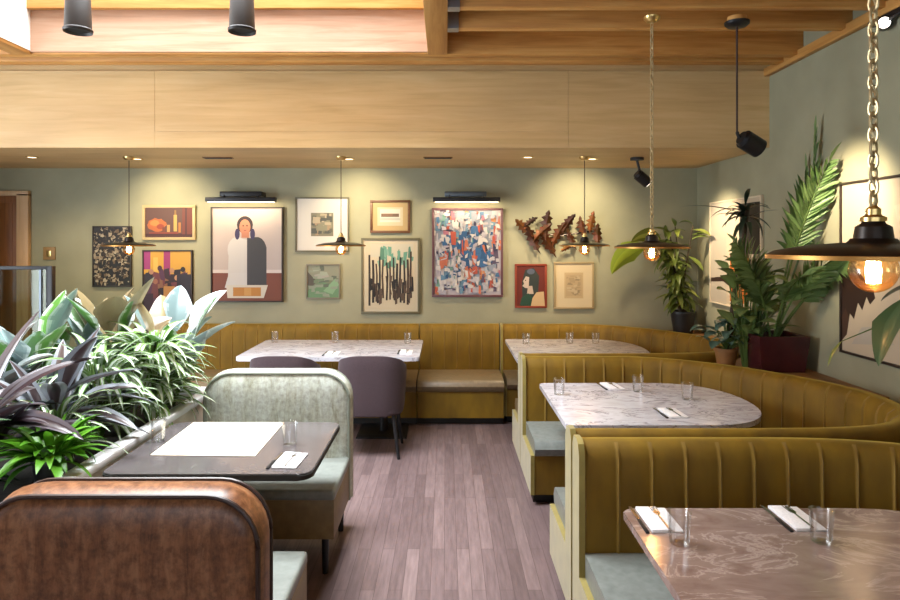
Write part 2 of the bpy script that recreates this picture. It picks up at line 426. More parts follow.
def normals(P):
    N = []
    for i in range(len(P)):
        t = (P[min(i + 1, len(P) - 1)] - P[max(i - 1, 0)]).normalized(); N.append(Vector((t.y, -t.x, 0)))
    return N
def loft(bm, rings, cap=True):
    vs = [[bm.verts.new(p) for p in r] for r in rings]; n = len(rings[0])
    for A, B in zip(vs, vs[1:]):
        for k in range(n): bm.faces.new((A[k], A[(k + 1) % n], B[(k + 1) % n], B[k]))
    if cap: bm.faces.new(vs[0][::-1]); bm.faces.new(vs[-1])
    return bm
HT, SEAT = .87, .42
def backrest_bm(path, pitch=.14, hb=.06, z0=.36):
    K = 18; P = resample(path, pitch / K); N = normals(P); rings = []
    for i, p in enumerate(P):
        k = i % K; ph = k / K
        b = .010 if k == 0 else .005 * math.sin(PI * ph) ** .5
        def q(o, z): return Vector((p.x + N[i].x * o, p.y + N[i].y * o, z))
        rings.append([q(hb - .004, z0), q(hb - .004 + b, z0 + .06), q(hb + b, .60), q(hb - .004 + b, HT - .075), q(hb - .016 + b * .7, HT - .03), q(hb - .042 + b * .3, HT - .006),
                      q(0, HT), q(-hb + .03, HT), q(-hb + .008, HT - .014), q(-hb, HT - .045), q(-hb, .5), q(-hb, z0)])
    bm = loft(new(), rings); n = len(rings[0]); bm.faces.ensure_lookup_table()
    for f in range((len(rings) - 1) * n):
        if f % n < 5 and ((f // n) % K == 0 or (f // n) % K == K - 1): bm.faces[f].material_index = 1     # welted seams, paler slot paints the light on their edges
    return bm
def strip_bm(A, B, o0, o1, z0, z1, r=.0):
    rings = []
    for a, b in zip(A, B):
        def q(o, z):
            d = (b - a); L = d.length; p = a + d * (o / L if L else 0); return Vector((p.x, p.y, z))
        L = (b - a).length; e = L + o1
        if r: rings.append([q(o0, z0), q(e - r * .5, z0), q(e, z0 + r * .5), q(e + r * .3, (z0 + z1) / 2), q(e, z1 - r), q(e - r * .4, z1 - r * .35), q(e - r, z1), q(o0, z1)])
        else: rings.append([q(o0, z0), q(e, z0), q(e, z1), q(o0, z1)])
    return loft(new(), rings)
def end_panel_bm(p, nrm, t, depth, hb=.06):
    """A board closing the aisle end: the backrest's outline with the seat base's, proud of it by 2 cm. t points out."""
    bm = new(); pr = [(-hb - .006, .07), (depth + .006, .07), (depth + .006, .325), (hb + .012, .325), (hb + .012, HT - .05), (hb - .01, HT - .005), (hb - .04, HT + .008), (-hb + .02, HT + .008), (-hb - .006, HT - .03)]
    A = [bm.verts.new((p.x + nrm.x * o, p.y + nrm.y * o, z)) for o, z in pr]; B = [bm.verts.new((p.x + nrm.x * o + t.x * .025, p.y + nrm.y * o + t.y * .025, z)) for o, z in pr]
    n = len(pr); bm.faces.new(A[::-1]); bm.faces.new(B)
    for i in range(n): bm.faces.new((A[i], A[(i + 1) % n], B[(i + 1) % n], B[i]))
    return bm
PA = [(.57, 4.70), (1.0, 4.70), (1.35, 4.69), (1.62, 4.58), (1.85, 4.40), (2.06, 4.15), (2.22, 3.88), (2.31, 3.60), (2.29, 3.32), (2.16, 3.08), (1.9, 2.94), (1.4, 2.90), (.57, 2.90)]
PB = [(.57, 4.17), (1.0, 4.17), (1.3, 4.16), (1.45, 4.10), (1.58, 4.02), (1.68, 3.93), (1.75, 3.84), (1.78, 3.74), (1.76, 3.64), (1.70, 3.55), (1.55, 3.47), (1.3, 3.43), (.57, 3.43)]
PA_near = [(.57, 4.70), (1.1, 4.70), (1.55, 4.69), (1.86, 4.62), (2.10, 4.47), (2.28, 4.22), (2.38, 3.93), (2.42, 3.62), (2.38, 3.32), (2.24, 3.08), (1.95, 2.94), (1.4, 2.90), (.57, 2.90)]
def booth(label, dy, A=PA, ky=1.0, cush='sage_leather'):
    A = [(x, 3.8 + (y - 3.8) * ky + dy) for x, y in A]; B = [(x, 3.8 + (y - 3.8) * ky + dy) for x, y in PB]
    a, b = catmull(A), catmull(B)
    t = thing('velvet_booth', label, 'booth', (1.4, 3.8 + dy, 0))
    obj('backrest', backrest_bm(a), M['velvet'], t, smooth=50).data.materials.append(M['velvet_seam_lit'])
    obj('seat_cushion', strip_bm(a, b, .03, 0, .32, SEAT, .035), M[cush], t)
    obj('seat_base', strip_bm(a, b, -.05, -.02, .07, .325), M['velvet'], t)
    obj('kick_board', strip_bm(a, b, -.02, -.08, 0, .075), M['kick'], t)
    for p, q_, nr in ((a[0], b[0], Vector((0, -1, 0))), (a[-1], b[-1], Vector((0, 1, 0)))):
        obj('end_panel', end_panel_bm(p, nr, Vector((-1, 0, 0)), (q_ - p).length - .02), M['velvet_end_lit'], t)
    return a
MID = booth('gold velvet U-shaped booth around the middle marble table, beside the aisle', 0)
NEAR = booth('gold velvet booth nearest the camera, dark channelled back behind the pinkish table', -1.965, PA_near)
FAR = booth('gold velvet booth in the far corner where the two walls meet', 1.91, PA, .955, 'seat_gold_reflect')
def bench(label, x0, x1, group=None):
    a = [Vector((x0, 6.585, 0)), Vector((x1, 6.585, 0))]; b = [Vector((x0, 6.0, 0)), Vector((x1, 6.0, 0))]
    t = thing('banquette_bench', label, 'bench', ((x0 + x1) / 2, 6.3, 0))
    obj('backrest', backrest_bm(a, .125), M['velvet'], t, smooth=50).data.materials.append(M['velvet_seam_lit'])
    obj('seat_cushion', strip_bm(a, b, .03, 0, .31, SEAT, .035), M['seat_gold_reflect'], t)
    obj('seat_base', strip_bm(a, b, -.05, -.02, .07, .315), M['velvet'], t)
    obj('kick_board', strip_bm(a, b, -.02, -.08, 0, .075), M['kick'], t)
bench('long gold velvet banquette behind the marble table with two aubergine chairs', -2.77, -.275)
bench('short gold velvet banquette with empty seat between the two far tables', -.265, .535)

# built-in corner ledges behind the curved backs
def outer(path, gap=.075):
    N = normals(path); return [Vector((p.x - n.x * gap, p.y - n.y * gap, 0)) for p, n in zip(path, N)]
def ledge(lowp, highp, ylo, yhi, name='corner_ledge'):
    ym = (ylo + yhi) / 2
    lo = [p for p in outer(lowp) if ylo < p.y < ym + .2 and p.x > 1.75]; lo.sort(key=lambda p: p.y)
    hi = [p for p in outer(highp) if ym - .2 < p.y < yhi and p.x > 1.75]; hi.sort(key=lambda p: p.y)
    poly = [(XR - .002, lo[0].y)] + [(p.x, p.y) for p in lo] + [(p.x, p.y) for p in hi] + [(XR - .002, hi[-1].y)]
    return poly
def low_half(path):   # indices of the far half (back + curve) of a booth
    return path[:75]
def high_half(path): return path[65:]
for lo_, hi_, y0, y1 in ((MID, FAR, 3.75, 5.45), (NEAR, MID, 2.0, 3.55)):
    p = ledge(low_half(lo_), high_half(hi_), y0, y1)
    struct('corner_ledge', prism(new(), p[::-1], 0, .80), M['ledge'])
fo = [p for p in outer(low_half(FAR)) if p.x > 1.75 and p.y > 5.6]; fo.sort(key=lambda p: p.y)
struct('corner_ledge', prism(new(), ([(XR - .002, fo[0].y)] + [(p.x, p.y) for p in fo] + [(fo[-1].x, YB - .002), (XR - .002, YB - .002)])[::-1], 0, .80), M['ledge'])

# ------------------------------------------------------------------ tables
def pedestal(t, x, y, zt_, w=.26):
    bm = new(); box(bm, (x - w, y - w, 0), (x + w, y + w, .014), .003); obj('table_base', bm, M['black'], t)
    obj('table_post', cyl(new(), (x, y, .013), (x, y, zt_), .038, n=20), M['black'], t)
def d_top(x0, x1, y0, y1, straight=.72, r=.035):
    pts = []; ym = (y0 + y1) / 2; b = (y1 - y0) / 2; xs = x0 + (x1 - x0) * straight; a = x1 - xs
    for i in range(25):
        th = -PI / 2 + PI * i / 24; c, s = math.cos(th), math.sin(th)
        pts.append((xs + a * abs(c) ** .85, ym + b * math.copysign(abs(s) ** .9, s)))
    for cx, cy, a0 in ((x0 + r, y1 - r, PI / 2), (x0 + r, y0 + r, PI)):
        for i in range(6): an = a0 + PI / 2 * i / 5; pts.append((cx + r * math.cos(an), cy + r * math.sin(an)))
    return pts
def booth_table(label, y0, y1, mat, xr=1.80, x0=.625):
    ym = (y0 + y1) / 2
    t = thing('marble_table', label, 'table', (1.2, ym, 0))
    obj('table_top', prism(new(), d_top(x0, xr, y0, y1, .62), .722, .75, .005), mat, t)
    pedestal(t, 1.13, ym, .722)
booth_table('rounded white marble table in the middle booth, set with three glasses', 3.37, 4.38, M['marble'])
booth_table('pinkish veined marble table cropped at the bottom right, nearest the camera', 1.34, 2.32, M['marble_pink'], 1.90)
booth_table('pale marble table in the far corner booth', 5.22, 6.36, M['marble'], 1.77, .575)
t = thing('marble_table', 'oblong pale marble table by the back wall, two aubergine chairs before it', 'table', (-.98, 5.83, 0))
obj('table_top', prism(new(), rrect(-1.74, -.22, 5.36, 6.31, .03), .715, .75, .005), M['marble'], t)
pedestal(t, -1.4, 5.83, .715, .22)
obj('table_base', box(new(), (-.78, 5.61, 0), (-.34, 6.05, .014), .003), M['black'], t)
obj('table_post', cyl(new(), (-.56, 5.83, .013), (-.56, 5.83, .715), .038, n=20), M['black'], t)
t = thing('dining_table', 'charcoal table with rounded corners between the two left benches', 'table', (-.99, 3.05, 0))
tt = obj('table_top', prism(new(), rrect(-1.423, -.557, 2.662, 3.428, .055), .725, .75, .002), M['blacktop'], t)
obj('edge_band', prism(new(), rrect(-1.427, -.553, 2.658, 3.432, .057), .722, .747, .004), M['kick'], tt)
pedestal(t, -.99, 3.05, .725, .2)

# ------------------------------------------------------------------ left benches with rounded slab backs
def outline(cx, w, z0, z1, r, ins, n=8):
    x0, x1, zt_ = cx - w / 2 + ins, cx + w / 2 - ins, z1 - ins; r = max(.02, r - ins); pts = [(x0, z0), (x1, z0)]
    for c, a0 in ((x1 - r, 0), (x0 + r, PI / 2)):
        for i in range(n + 1): a = a0 + PI / 2 * i / n; pts.append((c + r * math.cos(a), zt_ - r + r * math.sin(a)))
    return pts
def slab_back(cx, w, z0, z1, r, y0, y1, face=.018):
    rows = [(y0 - face, .16), (y0 - face * .95, .10), (y0 - face * .6, .045), (y0, .012), (y0 + .012, .004), ((y0 + y1) / 2, -.012), (y1 - .012, .004), (y1, .012), (y1 + face * .6, .045), (y1 + face * .95, .10), (y1 + face, .16)]
    return loft(new(), [[Vector((x, yy, z)) for x, z in outline(cx, w, z0, z1, r, ins)] for yy, ins in rows])
def piping(cx, w, z0, z1, r, y, rad=.008):
    o = outline(cx, w, z0, z1, r, .004); o = o[1:] + o[:1]
    return tube(new(), [(x, y, z) for x, z in o], rad, 8)
def settee(label, back_y0, back_y1, seat_y0, seat_y1, hide, pipe, seat_z):
    cx, w = -.985, .85
    t = thing('bench_seat', label, 'bench', (cx, (back_y0 + seat_y1) / 2, 0))
    b = obj('backrest', slab_back(cx, w, .2, .94, .16, back_y0, back_y1), hide, t, smooth=60)
    obj('piping', piping(cx, w, .2, .94, .16, back_y0), pipe, b); obj('piping', piping(cx, w, .2, .94, .16, back_y1), pipe, b)
    lo, hi = min(seat_y0, seat_y1), max(seat_y0, seat_y1)
    obj('seat_cushion', box(new(), (cx - w / 2, lo, seat_z - .055), (cx + w / 2, hi, seat_z), .016, 3), M['sage_leather'], t)
    obj('seat_base', box(new(), (cx - w / 2 + .004, lo + .004, .20), (cx + w / 2 - .004, hi, seat_z - .05), .006), M['olive_brown'], t)
    ys = (lo + .07, max(hi, back_y1) - .07) if lo < back_y0 else (min(lo, back_y0) + .05, hi - .07)
    for xx in (cx - w / 2 + .06, cx + w / 2 - .06):
        for yy in ys: obj('leg', cyl(new(), (xx, yy, 0), (xx, yy, .205), .016, .02, 12), M['black'], t)
settee('low bench with grey-green distressed back facing the camera, beyond the charcoal table', 3.78, 3.90, 3.27, 3.80, M['greenhide'], M['pipe_green'], .45)
settee('bench with distressed brown leather back turned to the camera, nearest on the left', 1.95, 2.09, 2.07, 2.64, M['leather'], M['pipe_dark'], .45)

# ------------------------------------------------------------------ aubergine chairs (facing away)
def make_chair(loc, label):
    t = thing('dining_chair', label, 'chair', loc)
    g = new(); rows = []
    nT, nZ = 28, 10
    def P(th, v, off):
        f = 1 - (abs(th) / 1.9) ** 2.2 * .36                       # arms sweep down to the front
        top = .36 + .45 * f; z = .34 + (top - .34) * v
        taper = .90 + .10 * v ** .6
        ex = 3.0
        c, s = math.cos(th - PI / 2), math.sin(th - PI / 2)
        x = math.copysign(abs(c) ** (2 / ex), c) * (.275 + off) * taper; yv = math.copysign(abs(s) ** (2 / ex), s) * (.25 + off) * taper
        return Vector((x, yv, z))
    for side, off in ((0, 0), (1, -.045)):
        grid = []
        for i in range(nT + 1):
            th = -1.9 + 3.8 * i / nT; grid.append([g.verts.new(P(th, k / nZ, off if k < nZ else off * .8 - .006)) for k in range(nZ + 1)])
        rows.append(grid)
    A, B = rows
    for G, fl in ((A, 0), (B, 1)):
        for i in range(nT):
            for k in range(nZ):
                q = (G[i][k], G[i + 1][k], G[i + 1][k + 1], G[i][k + 1]); g.faces.new(q[::-1] if fl else q)
    for i in range(nT):
        g.faces.new((A[i][nZ], A[i + 1][nZ], B[i + 1][nZ], B[i][nZ])); g.faces.new((A[i][0], B[i][0], B[i + 1][0], A[i + 1][0]))
    for k in range(nZ):
        g.faces.new((A[0][k], A[0][k + 1], B[0][k + 1], B[0][k])); g.faces.new((A[nT][k], B[nT][k], B[nT][k + 1], A[nT][k + 1]))
    obj('backrest', g, M['purple'], t, local=True, smooth=60)
    obj('seat', prism(new(), rrect(-.235, .235, -.215, .25, .11), .33, .46, .025), M['purple'], t, local=True)
    for x_, y_ in ((-1, -1), (1, -1), (-1, 1), (1, 1)):
        obj('leg', cyl(new(), (x_ * .18, y_ * .16, .345), (x_ * .225, y_ * .205, 0), .019, .012, 12), M['black'], t, local=True)
    return t
ch = make_chair((-.595, 5.29, 0), 'aubergine upholstered chair seen whole from behind, beside the aisle')
dup(ch, (-1.30, 5.29, 0), label='aubergine upholstered chair mostly hidden behind the grey-green bench back')

# ------------------------------------------------------------------ pendants
def pendant(label, x, y, ztop, chain):
    z = 1.668
    t = thing('pendant_lamp', label, 'lamp', (x, y, z))
    prof = [(0, .040), (.044, .040), (.052, .031), (.13, .025), (.20, .012), (.217, .003)]
    sh = obj('lamp_shade', lathe(new(), prof, (x, y, z), 48), M['bronze'], t, smooth=50)
    obj('rim_band', lathe(new(), [(.2165, .004), (.2195, .003), (.2195, -.006), (.2165, -.006), (.2165, .004)], (x, y, z), 48), M['band_lit'], sh, smooth=30)
    obj('shade_lining', lathe(new(), [(.2165, .0015), (.2, .009), (.13, .021), (.05, .026), (.02, .028), (0, .028)], (x, y, z), 48), M['lining'], sh)
    obj('neck', lathe(new(), [(0, .039), (.040, .039), (.036, .066), (.024, .074), (.022, .079), (0, .079)], (x, y, z), 24), M['bronze'], t)
    obj('collar', lathe(new(), [(0, .078), (.026, .078), (.026, .087), (.015, .093), (.015, .106), (.006, .114), (0, .114)], (x, y, z), 24), M['brass'], t)
    obj('socket', cyl(new(), (x, y, z + .027), (x, y, z + .004), .018, n=16), M['brass'], t)
    b = obj('bulb', lathe(new(), [(0, -.082)] + [(.05 * math.sin(PI * k / 14), -.032 - .05 * math.cos(PI * k / 14)) for k in range(1, 12)] + [(.017, .006), (.014, .01)], (x, y, z), 24), M['amber'], t, smooth=80)
    obj('filament', lathe(new(), [(0, -.062), (.014, -.060), (.016, -.03), (.013, -.006), (0, -.004)], (x, y, z), 12), M['filament'], b)
    top = ztop - z
    if chain:
        bm = new(); zz = z + .112; k = 0
        while zz < ztop - .03:
            torus(bm, (x, y, zz + .014), .0105, .0032, Matrix.Rotation(PI / 2 * (k % 2) + .4, 3, 'Z'), 12, 6, 1.75); zz += .0295; k += 1
        obj('chain', bm, M['goldchain'], t)
        cd = new(); pts = []
        for i in range(60):
            zq = .105 + (top - .115) * i / 59; pts.append((x + .006 * math.sin(i * 1.3), y + .006 * math.cos(i * 1.3), z + zq))
        obj('cord', tube(cd, pts, .003, 6), M['goldchain'], t)
    else:
        obj('cord', cyl(new(), (x, y, z + .11), (x, y, ztop - .01), .0035, n=8), M['cord'], t)
    obj('canopy', lathe(new(), [(0, top - .032), (.03, top - .03), (.048, top - .012), (.05, top), (0, top)], (x, y, z), 24), M['brass'], t)
pendant('bronze disc pendant on gold chain, largest and nearest, over the pinkish table', .96, 1.46, ZC, True)
pendant('bronze disc pendant on gold chain above the middle booth table', 1.235, 3.90, ZC, True)
pendant('disc pendant on thin cord before the brown metal leaf sculpture', 1.23, 5.77, 2.455, False)
pendant('disc pendant on thin cord in front of the trees picture and white-mat print', sx(341, 5.77), 5.77, 2.455, False)
pendant('disc pendant on thin cord before the black and cream patterned picture', sx(129, 5.77), 5.77, 2.455, False)
for px_, y_ in ((0, 0),): pass

# ------------------------------------------------------------------ spotlights and ceiling fittings
def cylinder_spot(label, px, d):
    x = sx(px, d); z0 = 2.70
    t = thing('spotlight', label, 'lamp', (x, d, z0), group=None)
    obj('housing', lathe(new(), [(.052, .012), (.064, 0), (.066, .012), (.06, .018), (.055, .16), (.05, .168), (0, .168)], (x, d, z0), 28), M['spot_black'], t)
    obj('baffle', lathe(new(), [(0, .014), (.052, .013)], (x, d, z0), 24), M['kick'], t)
    obj('stem', cyl(new(), (x, d, z0 + .165), (x, d, 3.34), .012, n=12), M['black'], t)
cylinder_spot('black cylinder spotlight hanging below the skylight, closer to its white side wall', 78, 3.1)
cylinder_spot('black cylinder spotlight hanging below the middle of the skylight', 242, 3.1)

def beam(loc, aim, power, size=1.0, col=(1, .8, .55)):
    L = bpy.data.lights.new('spot_beam', 'SPOT'); L.energy = power; L.color = col; L.spot_size = size; L.spot_blend = .8; L.shadow_soft_size = .05
    o = bpy.data.objects.new('spot_beam', L); C.objects.link(o); o.location = loc; o.rotation_euler = Vector(aim).to_track_quat('-Z', 'Y').to_euler()
def aim_head(t, p, ax, L, r, back=.4, power=0):
    p, ax = Vector(p), Vector(ax).normalized(); a, b = p - ax * L * back, p + ax * L * (1 - back)
    bm = new(); cyl(bm, a, b, r, r, 24); cyl(bm, a - ax * .02, a, r * .7, r * .85, 24)
    obj('housing', bm, M['black'], t)
    obj('lens', cyl(new(), b, b + ax * .004, r * .85, n=24), M['lens_cool'], t)
    if power: beam(b + ax * .02, ax, power * .8, 1.35)
x, d = sx(737, 3.9), 3.9
t = thing('spotlight', 'black spotlight on a long cable, tilted towards the right wall', 'lamp', (x, d, ZC))
obj('canopy', lathe(new(), [(0, -.06), (.055, -.058), (.07, -.045), (.072, -.03), (0, -.03)], (x, d, ZC), 28), M['black'], t)
obj('canopy_block', lathe(new(), [(0, -.032), (.055, -.032), (.055, 0), (0, 0)], (x, d, ZC), 28), M['fir'], t)
obj('cable', cyl(new(), (x, d, ZC - .055), (x, d, sz(134, d)), .006, n=10), M['cord'], t)
obj('yoke', tube(new(), [(x, d, sz(132, d)), (x + .01, d, sz(137, d)), (sx(748, d), d, sz(141, d))], .011, 8), M['black'], t)
aim_head(t, (sx(750, d), d, sz(143, d)), (.80, .18, -.42), .12, .058, power=60)
x, d = sx(637, 5.82), 5.82
t = thing('spotlight', 'small black spotlight under the soffit near the right wall', 'lamp', (x, d, 2.455))
obj('canopy', cyl(new(), (x, d, 2.432), (x, d, 2.455), .06, n=24), M['black'], t)
obj('stem', cyl(new(), (x, d, 2.434), (sx(640, d), d, sz(172, d)), .011, n=10), M['black'], t)
aim_head(t, (sx(642, d), d, sz(178, d)), (.70, .12, -.55), .12, .05, power=60)
t = thing('track_spotlight', 'black track spotlight with white lens high on the right wall', 'lamp', (2.50, 3.75, 2.96))
obj('rail', box(new(), (2.53, 2.2, 2.985), (2.569, 3.9, 3.014), .003), M['black'], t)
obj('arm', cyl(new(), (2.54, 3.6, 2.99), (2.525, 3.72, 2.965), .012, n=10), M['black'], t)
hd = Vector((-.50, -.86, -.1)); aim_head(t, (2.525, 3.75, 2.957), hd, .07, .036)

def downlight(label, px, d, power=28, aim=(0, .5, -1)):
    x = sx(px, d); z = 2.455
    t = thing('recessed_downlight', label, 'lamp', (x, d, z))
    obj('trim_ring', lathe(new(), [(.036, -.002), (.05, -.007), (.056, -.003), (.056, 0), (.036, 0)], (x, d, z), 24), M['brass'], t)
    obj('lens', lathe(new(), [(0, -.003), (.037, -.0025)], (x, d, z), 20), M['lens'], t)
    L = bpy.data.lights.new('downlight_beam', 'SPOT'); L.energy = power * 1.25; L.color = (1, .80, .52); L.spot_size = 1.6; L.spot_blend = 1.0; L.shadow_soft_size = .04
    lo = bpy.data.objects.new('downlight_beam', L); C.objects.link(lo); lo.location = (x, d, z - .03)
    lo.rotation_euler = Vector(aim).to_track_quat('-Z', 'Y').to_euler()
downlight('small round downlight in the soffit above the doorway', 32, 5.78, 14)
downlight('small round downlight in the soffit above the abstract painting', 528, 5.78, 26)
for px_, lab in ((137, 'small round downlight in the soffit above the brown still life'), (349, 'small round downlight in the soffit above the trees picture'), (592, 'small round downlight in the soffit above the metal leaf sculpture')):
    downlight(lab, px_, 5.9, 30, (0, .75, -.55))
def vent(label, px):
    x = sx(px, 5.8); bm = new()
    box(bm, (x - .13, 5.76, 2.448), (x + .13, 5.84, 2.455), .002)
    t = thing('ceiling_vent', label, 'vent', (x, 5.8, 2.455)); obj('frame', bm, M['ledge'], t)
    bm = new()
    for k in range(4): box(bm, (x - .12, 5.768 + k * .017, 2.444), (x + .12, 5.776 + k * .017, 2.449))
    obj('slats', bm, M['black'], t)
vent('slotted vent in the soffit above the portrait', 218); vent('slotted vent in the soffit above the abstract painting', 438)

# ------------------------------------------------------------------ pictures
def pig(c): return tuple(q * .66 for q in rgb(*c)[:3]) + (1.0,)
def quad_layer(bm, col, polys):
    """polys: (list of (x,z), colour rgb255, y) -> thin coloured faces facing -Y"""
    for k, (pts, c, y) in enumerate(polys):
        vs = [bm.verts.new((x, y, z)) for x, z in pts]
        try: f = bm.faces.new(vs)
        except ValueError: continue
        f.normal_update()
        if f.normal.y > 0: f.normal_flip()
        for l in f.loops: l[col] = pig(c)
def picture(label, x0, x1, y0, y1, shapes, frame, fw=.02, mat_w=0, matc=(225, 215, 190), d=6.62, wall='back', zlo=None, box_=None, cat='picture', fdepth=.03, bg=(200, 200, 200)):
    """Pixel box of the whole picture, frame included; shapes(w,h) gives painted polygons in 0..1 coordinates."""
    if wall == 'back':
        X0, X1, Z0, Z1 = sx(x0, d), sx(x1, d), sz(y1, d), sz(y0, d); W, H = X1 - X0, Z1 - Z0; loc = ((X0 + X1) / 2, YB, Z0); rot = 0
    else:
        Y0, Y1, Z0, Z1 = box_; W, H = abs(Y1 - Y0), Z1 - Z0; loc = (XR, (Y0 + Y1) / 2, Z0); rot = -PI / 2
    t = thing('framed_picture', label, cat, loc, rot)
    bm = new(); fd = fdepth
    box(bm, (-W / 2, -fd, 0), (W / 2, -.001, fw), .002); box(bm, (-W / 2, -fd, H - fw), (W / 2, -.001, H), .002)
    box(bm, (-W / 2, -fd, fw), (-W / 2 + fw, -.001, H - fw), .002); box(bm, (W / 2 - fw, -fd, fw), (W / 2, -.001, H - fw), .002)
    obj('picture_frame', bm, frame, t, local=True)
    iw, ih = W - 2 * fw, H - 2 * fw; zc = H / 2
    if mat_w:
        bm = new(); col = bm.loops.layers.float_color.new('Col'); box(bm, (-iw / 2, -fd * .6, fw), (iw / 2, -.002, H - fw))
        for f in bm.faces:
            for l in f.loops: l[col] = pig(matc)
        obj('mat_board', bm, M['paint'], t, local=True)
        iw -= 2 * mat_w; ih -= 2 * mat_w
    ys = -fd * .62 - .001
    bm = new(); col = bm.loops.layers.float_color.new('Col')
    box(bm, (-iw / 2, ys, zc - ih / 2), (iw / 2, -.003, zc + ih / 2))
    for f in bm.faces:
        for l in f.loops: l[col] = pig(bg)
    pl = []
    for k, (pts, c) in enumerate(shapes):
        pl.append(([((min(1, max(0, u)) - .5) * iw, zc + (min(1, max(0, v)) - .5) * ih) for u, v in pts], c, ys - .0004 - .00004 * k))
    quad_layer(bm, col, pl)
    obj('canvas', bm, M['paint'], t, local=True, smooth=0)
    return t
def rc(x0, y0, x1, y1): return [(x0, y0), (x1, y0), (x1, y1), (x0, y1)]
def ell(cx, cy, a, b, n=18, jit=0): return [(cx + a * math.cos(2 * PI * i / n) * (1 + random.uniform(-jit, jit)), cy + b * math.sin(2 * PI * i / n) * (1 + random.uniform(-jit, jit))) for i in range(n)]
def strokes(n, pal, wr, hr, box_=(0, 0, 1, 1), jit=.02):
    o = []
    for _ in range(n):
        w, h = random.uniform(*wr), random.uniform(*hr); x = random.uniform(box_[0], box_[2] - w); y = random.uniform(box_[1], box_[3] - h)
        o.append(([(a + random.uniform(-jit, jit), b + random.uniform(-jit, jit)) for a, b in rc(x, y, x + w, y + h)], random.choice(pal)))
    return o
fr_dark = plain('dark_frame_wood', rgb(44, 34, 28), .45); fr_brown = wood('brown_frame_wood', rgb(78, 48, 26), rgb(102, 66, 38), rgb(118, 78, 46), 'X', .45)
fr_cream = plain('cream_frame', rgb(176, 156, 112), .5); fr_grey = plain('grey_frame', rgb(118, 112, 96), .5); fr_red = plain('rust_red_frame', rgb(122, 44, 22), .5)
fr_pale = plain('pale_gold_frame', rgb(150, 132, 96), .45); fr_olive = plain('dull_olive_frame', rgb(92, 88, 66), .5)

picture('black and cream scribble-patterned picture behind the pendant beside the partition', 92, 131, 226, 287,
        strokes(420, [(190, 170, 140), (160, 140, 112), (120, 96, 70), (205, 190, 160), (20, 16, 14), (60, 44, 30)], (.02, .09), (.012, .05)), fr_dark, .012, bg=(26, 20, 18))
still = [(rc(0, 0, 1, .12), (70, 20, 10)), (rc(.78, .1, 1, 1), (120, 50, 24)), (rc(.84, .1, .88, 1), (80, 30, 16)), (ell(.24, .42, .2, .22, jit=.12), (196, 104, 40)), (ell(.2, .48, .1, .1, jit=.1), (222, 140, 60)), (ell(.32, .36, .08, .09), (160, 62, 24)),
         (rc(.46, .18, .52, .42), (214, 160, 90)), (rc(.6, .2, .67, .76), (216, 170, 84)), (rc(.615, .76, .655, .92), (150, 110, 50)), (rc(.7, .16, .75, .5), (190, 120, 50)), (rc(.36, .14, .42, .34), (120, 56, 26)), (rc(.08, .12, .7, .17), (150, 60, 30))]
picture('small brown still life in a cream frame, topmost of the pictures left of the portrait', 142, 195, 205, 240, still, fr_cream, .028, bg=(98, 62, 48))
pal = [(60, 36, 52), (40, 28, 44), (92, 50, 84), (28, 20, 30), (150, 104, 80), (120, 60, 70)]
crowd = [(rc(0, .62, 1, 1), (226, 172, 62)), (rc(0, .7, .14, 1), (170, 60, 130)), (rc(.42, .6, .56, 1), (168, 54, 120)), (rc(.2, .66, .3, .9), (240, 196, 92))] + strokes(60, pal, (.06, .16), (.12, .3), (0, .05, 1, .74), .03) + \
    [(ell(u, v, .05, .045), c) for u, v, c in ((.16, .66, (190, 140, 110)), (.34, .72, (80, 40, 60)), (.6, .68, (200, 150, 110)), (.83, .7, (30, 24, 30)), (.25, .5, (170, 110, 90)), (.7, .56, (210, 160, 120)))] + [(rc(.42, .24, .66, .42), (206, 152, 90)), (rc(.7, .1, .98, .62), (40, 32, 48)), (rc(.0, 0, .2, .3), (62, 32, 58))]
picture('colourful picture of a purple crowd under yellow, below the brown still life', 142, 192, 250, 313, crowd, fr_dark, .014, bg=(52, 36, 50))
port = [(rc(0, 0, 1, .30), (130, 66, 40)), (rc(0, .30, 1, .335), (234, 222, 216)), (ell(.36, .55, .14, .14), (226, 222, 220)), (ell(.64, .55, .14, .14), (64, 62, 62)), ([(.22, .1), (.5, .1), (.5, .66), (.36, .68), (.24, .6)], (226, 223, 220)), ([(.5, .17), (.78, .17), (.78, .58), (.66, .67), (.5, .68)], (62, 60, 62)),
        ([(.18, .14), (.5, .14), (.5, .3), (.24, .3)], (228, 226, 224)), ([(.22, .03), (.74, .03), (.8, .17), (.2, .17)], (232, 224, 206)), (rc(.3, .05, .7, .145), (206, 140, 52)), (rc(.46, .055, .56, .14), (222, 166, 84)), (ell(.47, .82, .115, .095), (52, 36, 40)), (ell(.47, .795, .08, .085), (214, 142, 108)), (rc(.42, .68, .53, .74), (206, 136, 104)), (ell(.36, .72, .035, .06), (60, 50, 92)), (ell(.58, .72, .035, .06), (60, 50, 92)), (ell(.445, .81, .012, .008), (50, 34, 30)), (ell(.5, .81, .012, .008), (50, 34, 30)), (rc(.455, .755, .49, .762), (150, 70, 60))]
picture('large portrait of a person in a half white, half black robe under a picture light', 211, 283, 207, 302, port, fr_dark, .012, bg=(206, 192, 186), fdepth=.045)
picture('square print with wide white mat and small grey image, right of the portrait', 295, 349, 197, 252, strokes(50, [(150, 146, 120), (110, 106, 90), (176, 150, 120), (90, 92, 84), (196, 180, 150)], (.1, .3), (.08, .3)), fr_olive, .016, .145, (236, 230, 220), bg=(140, 134, 112))
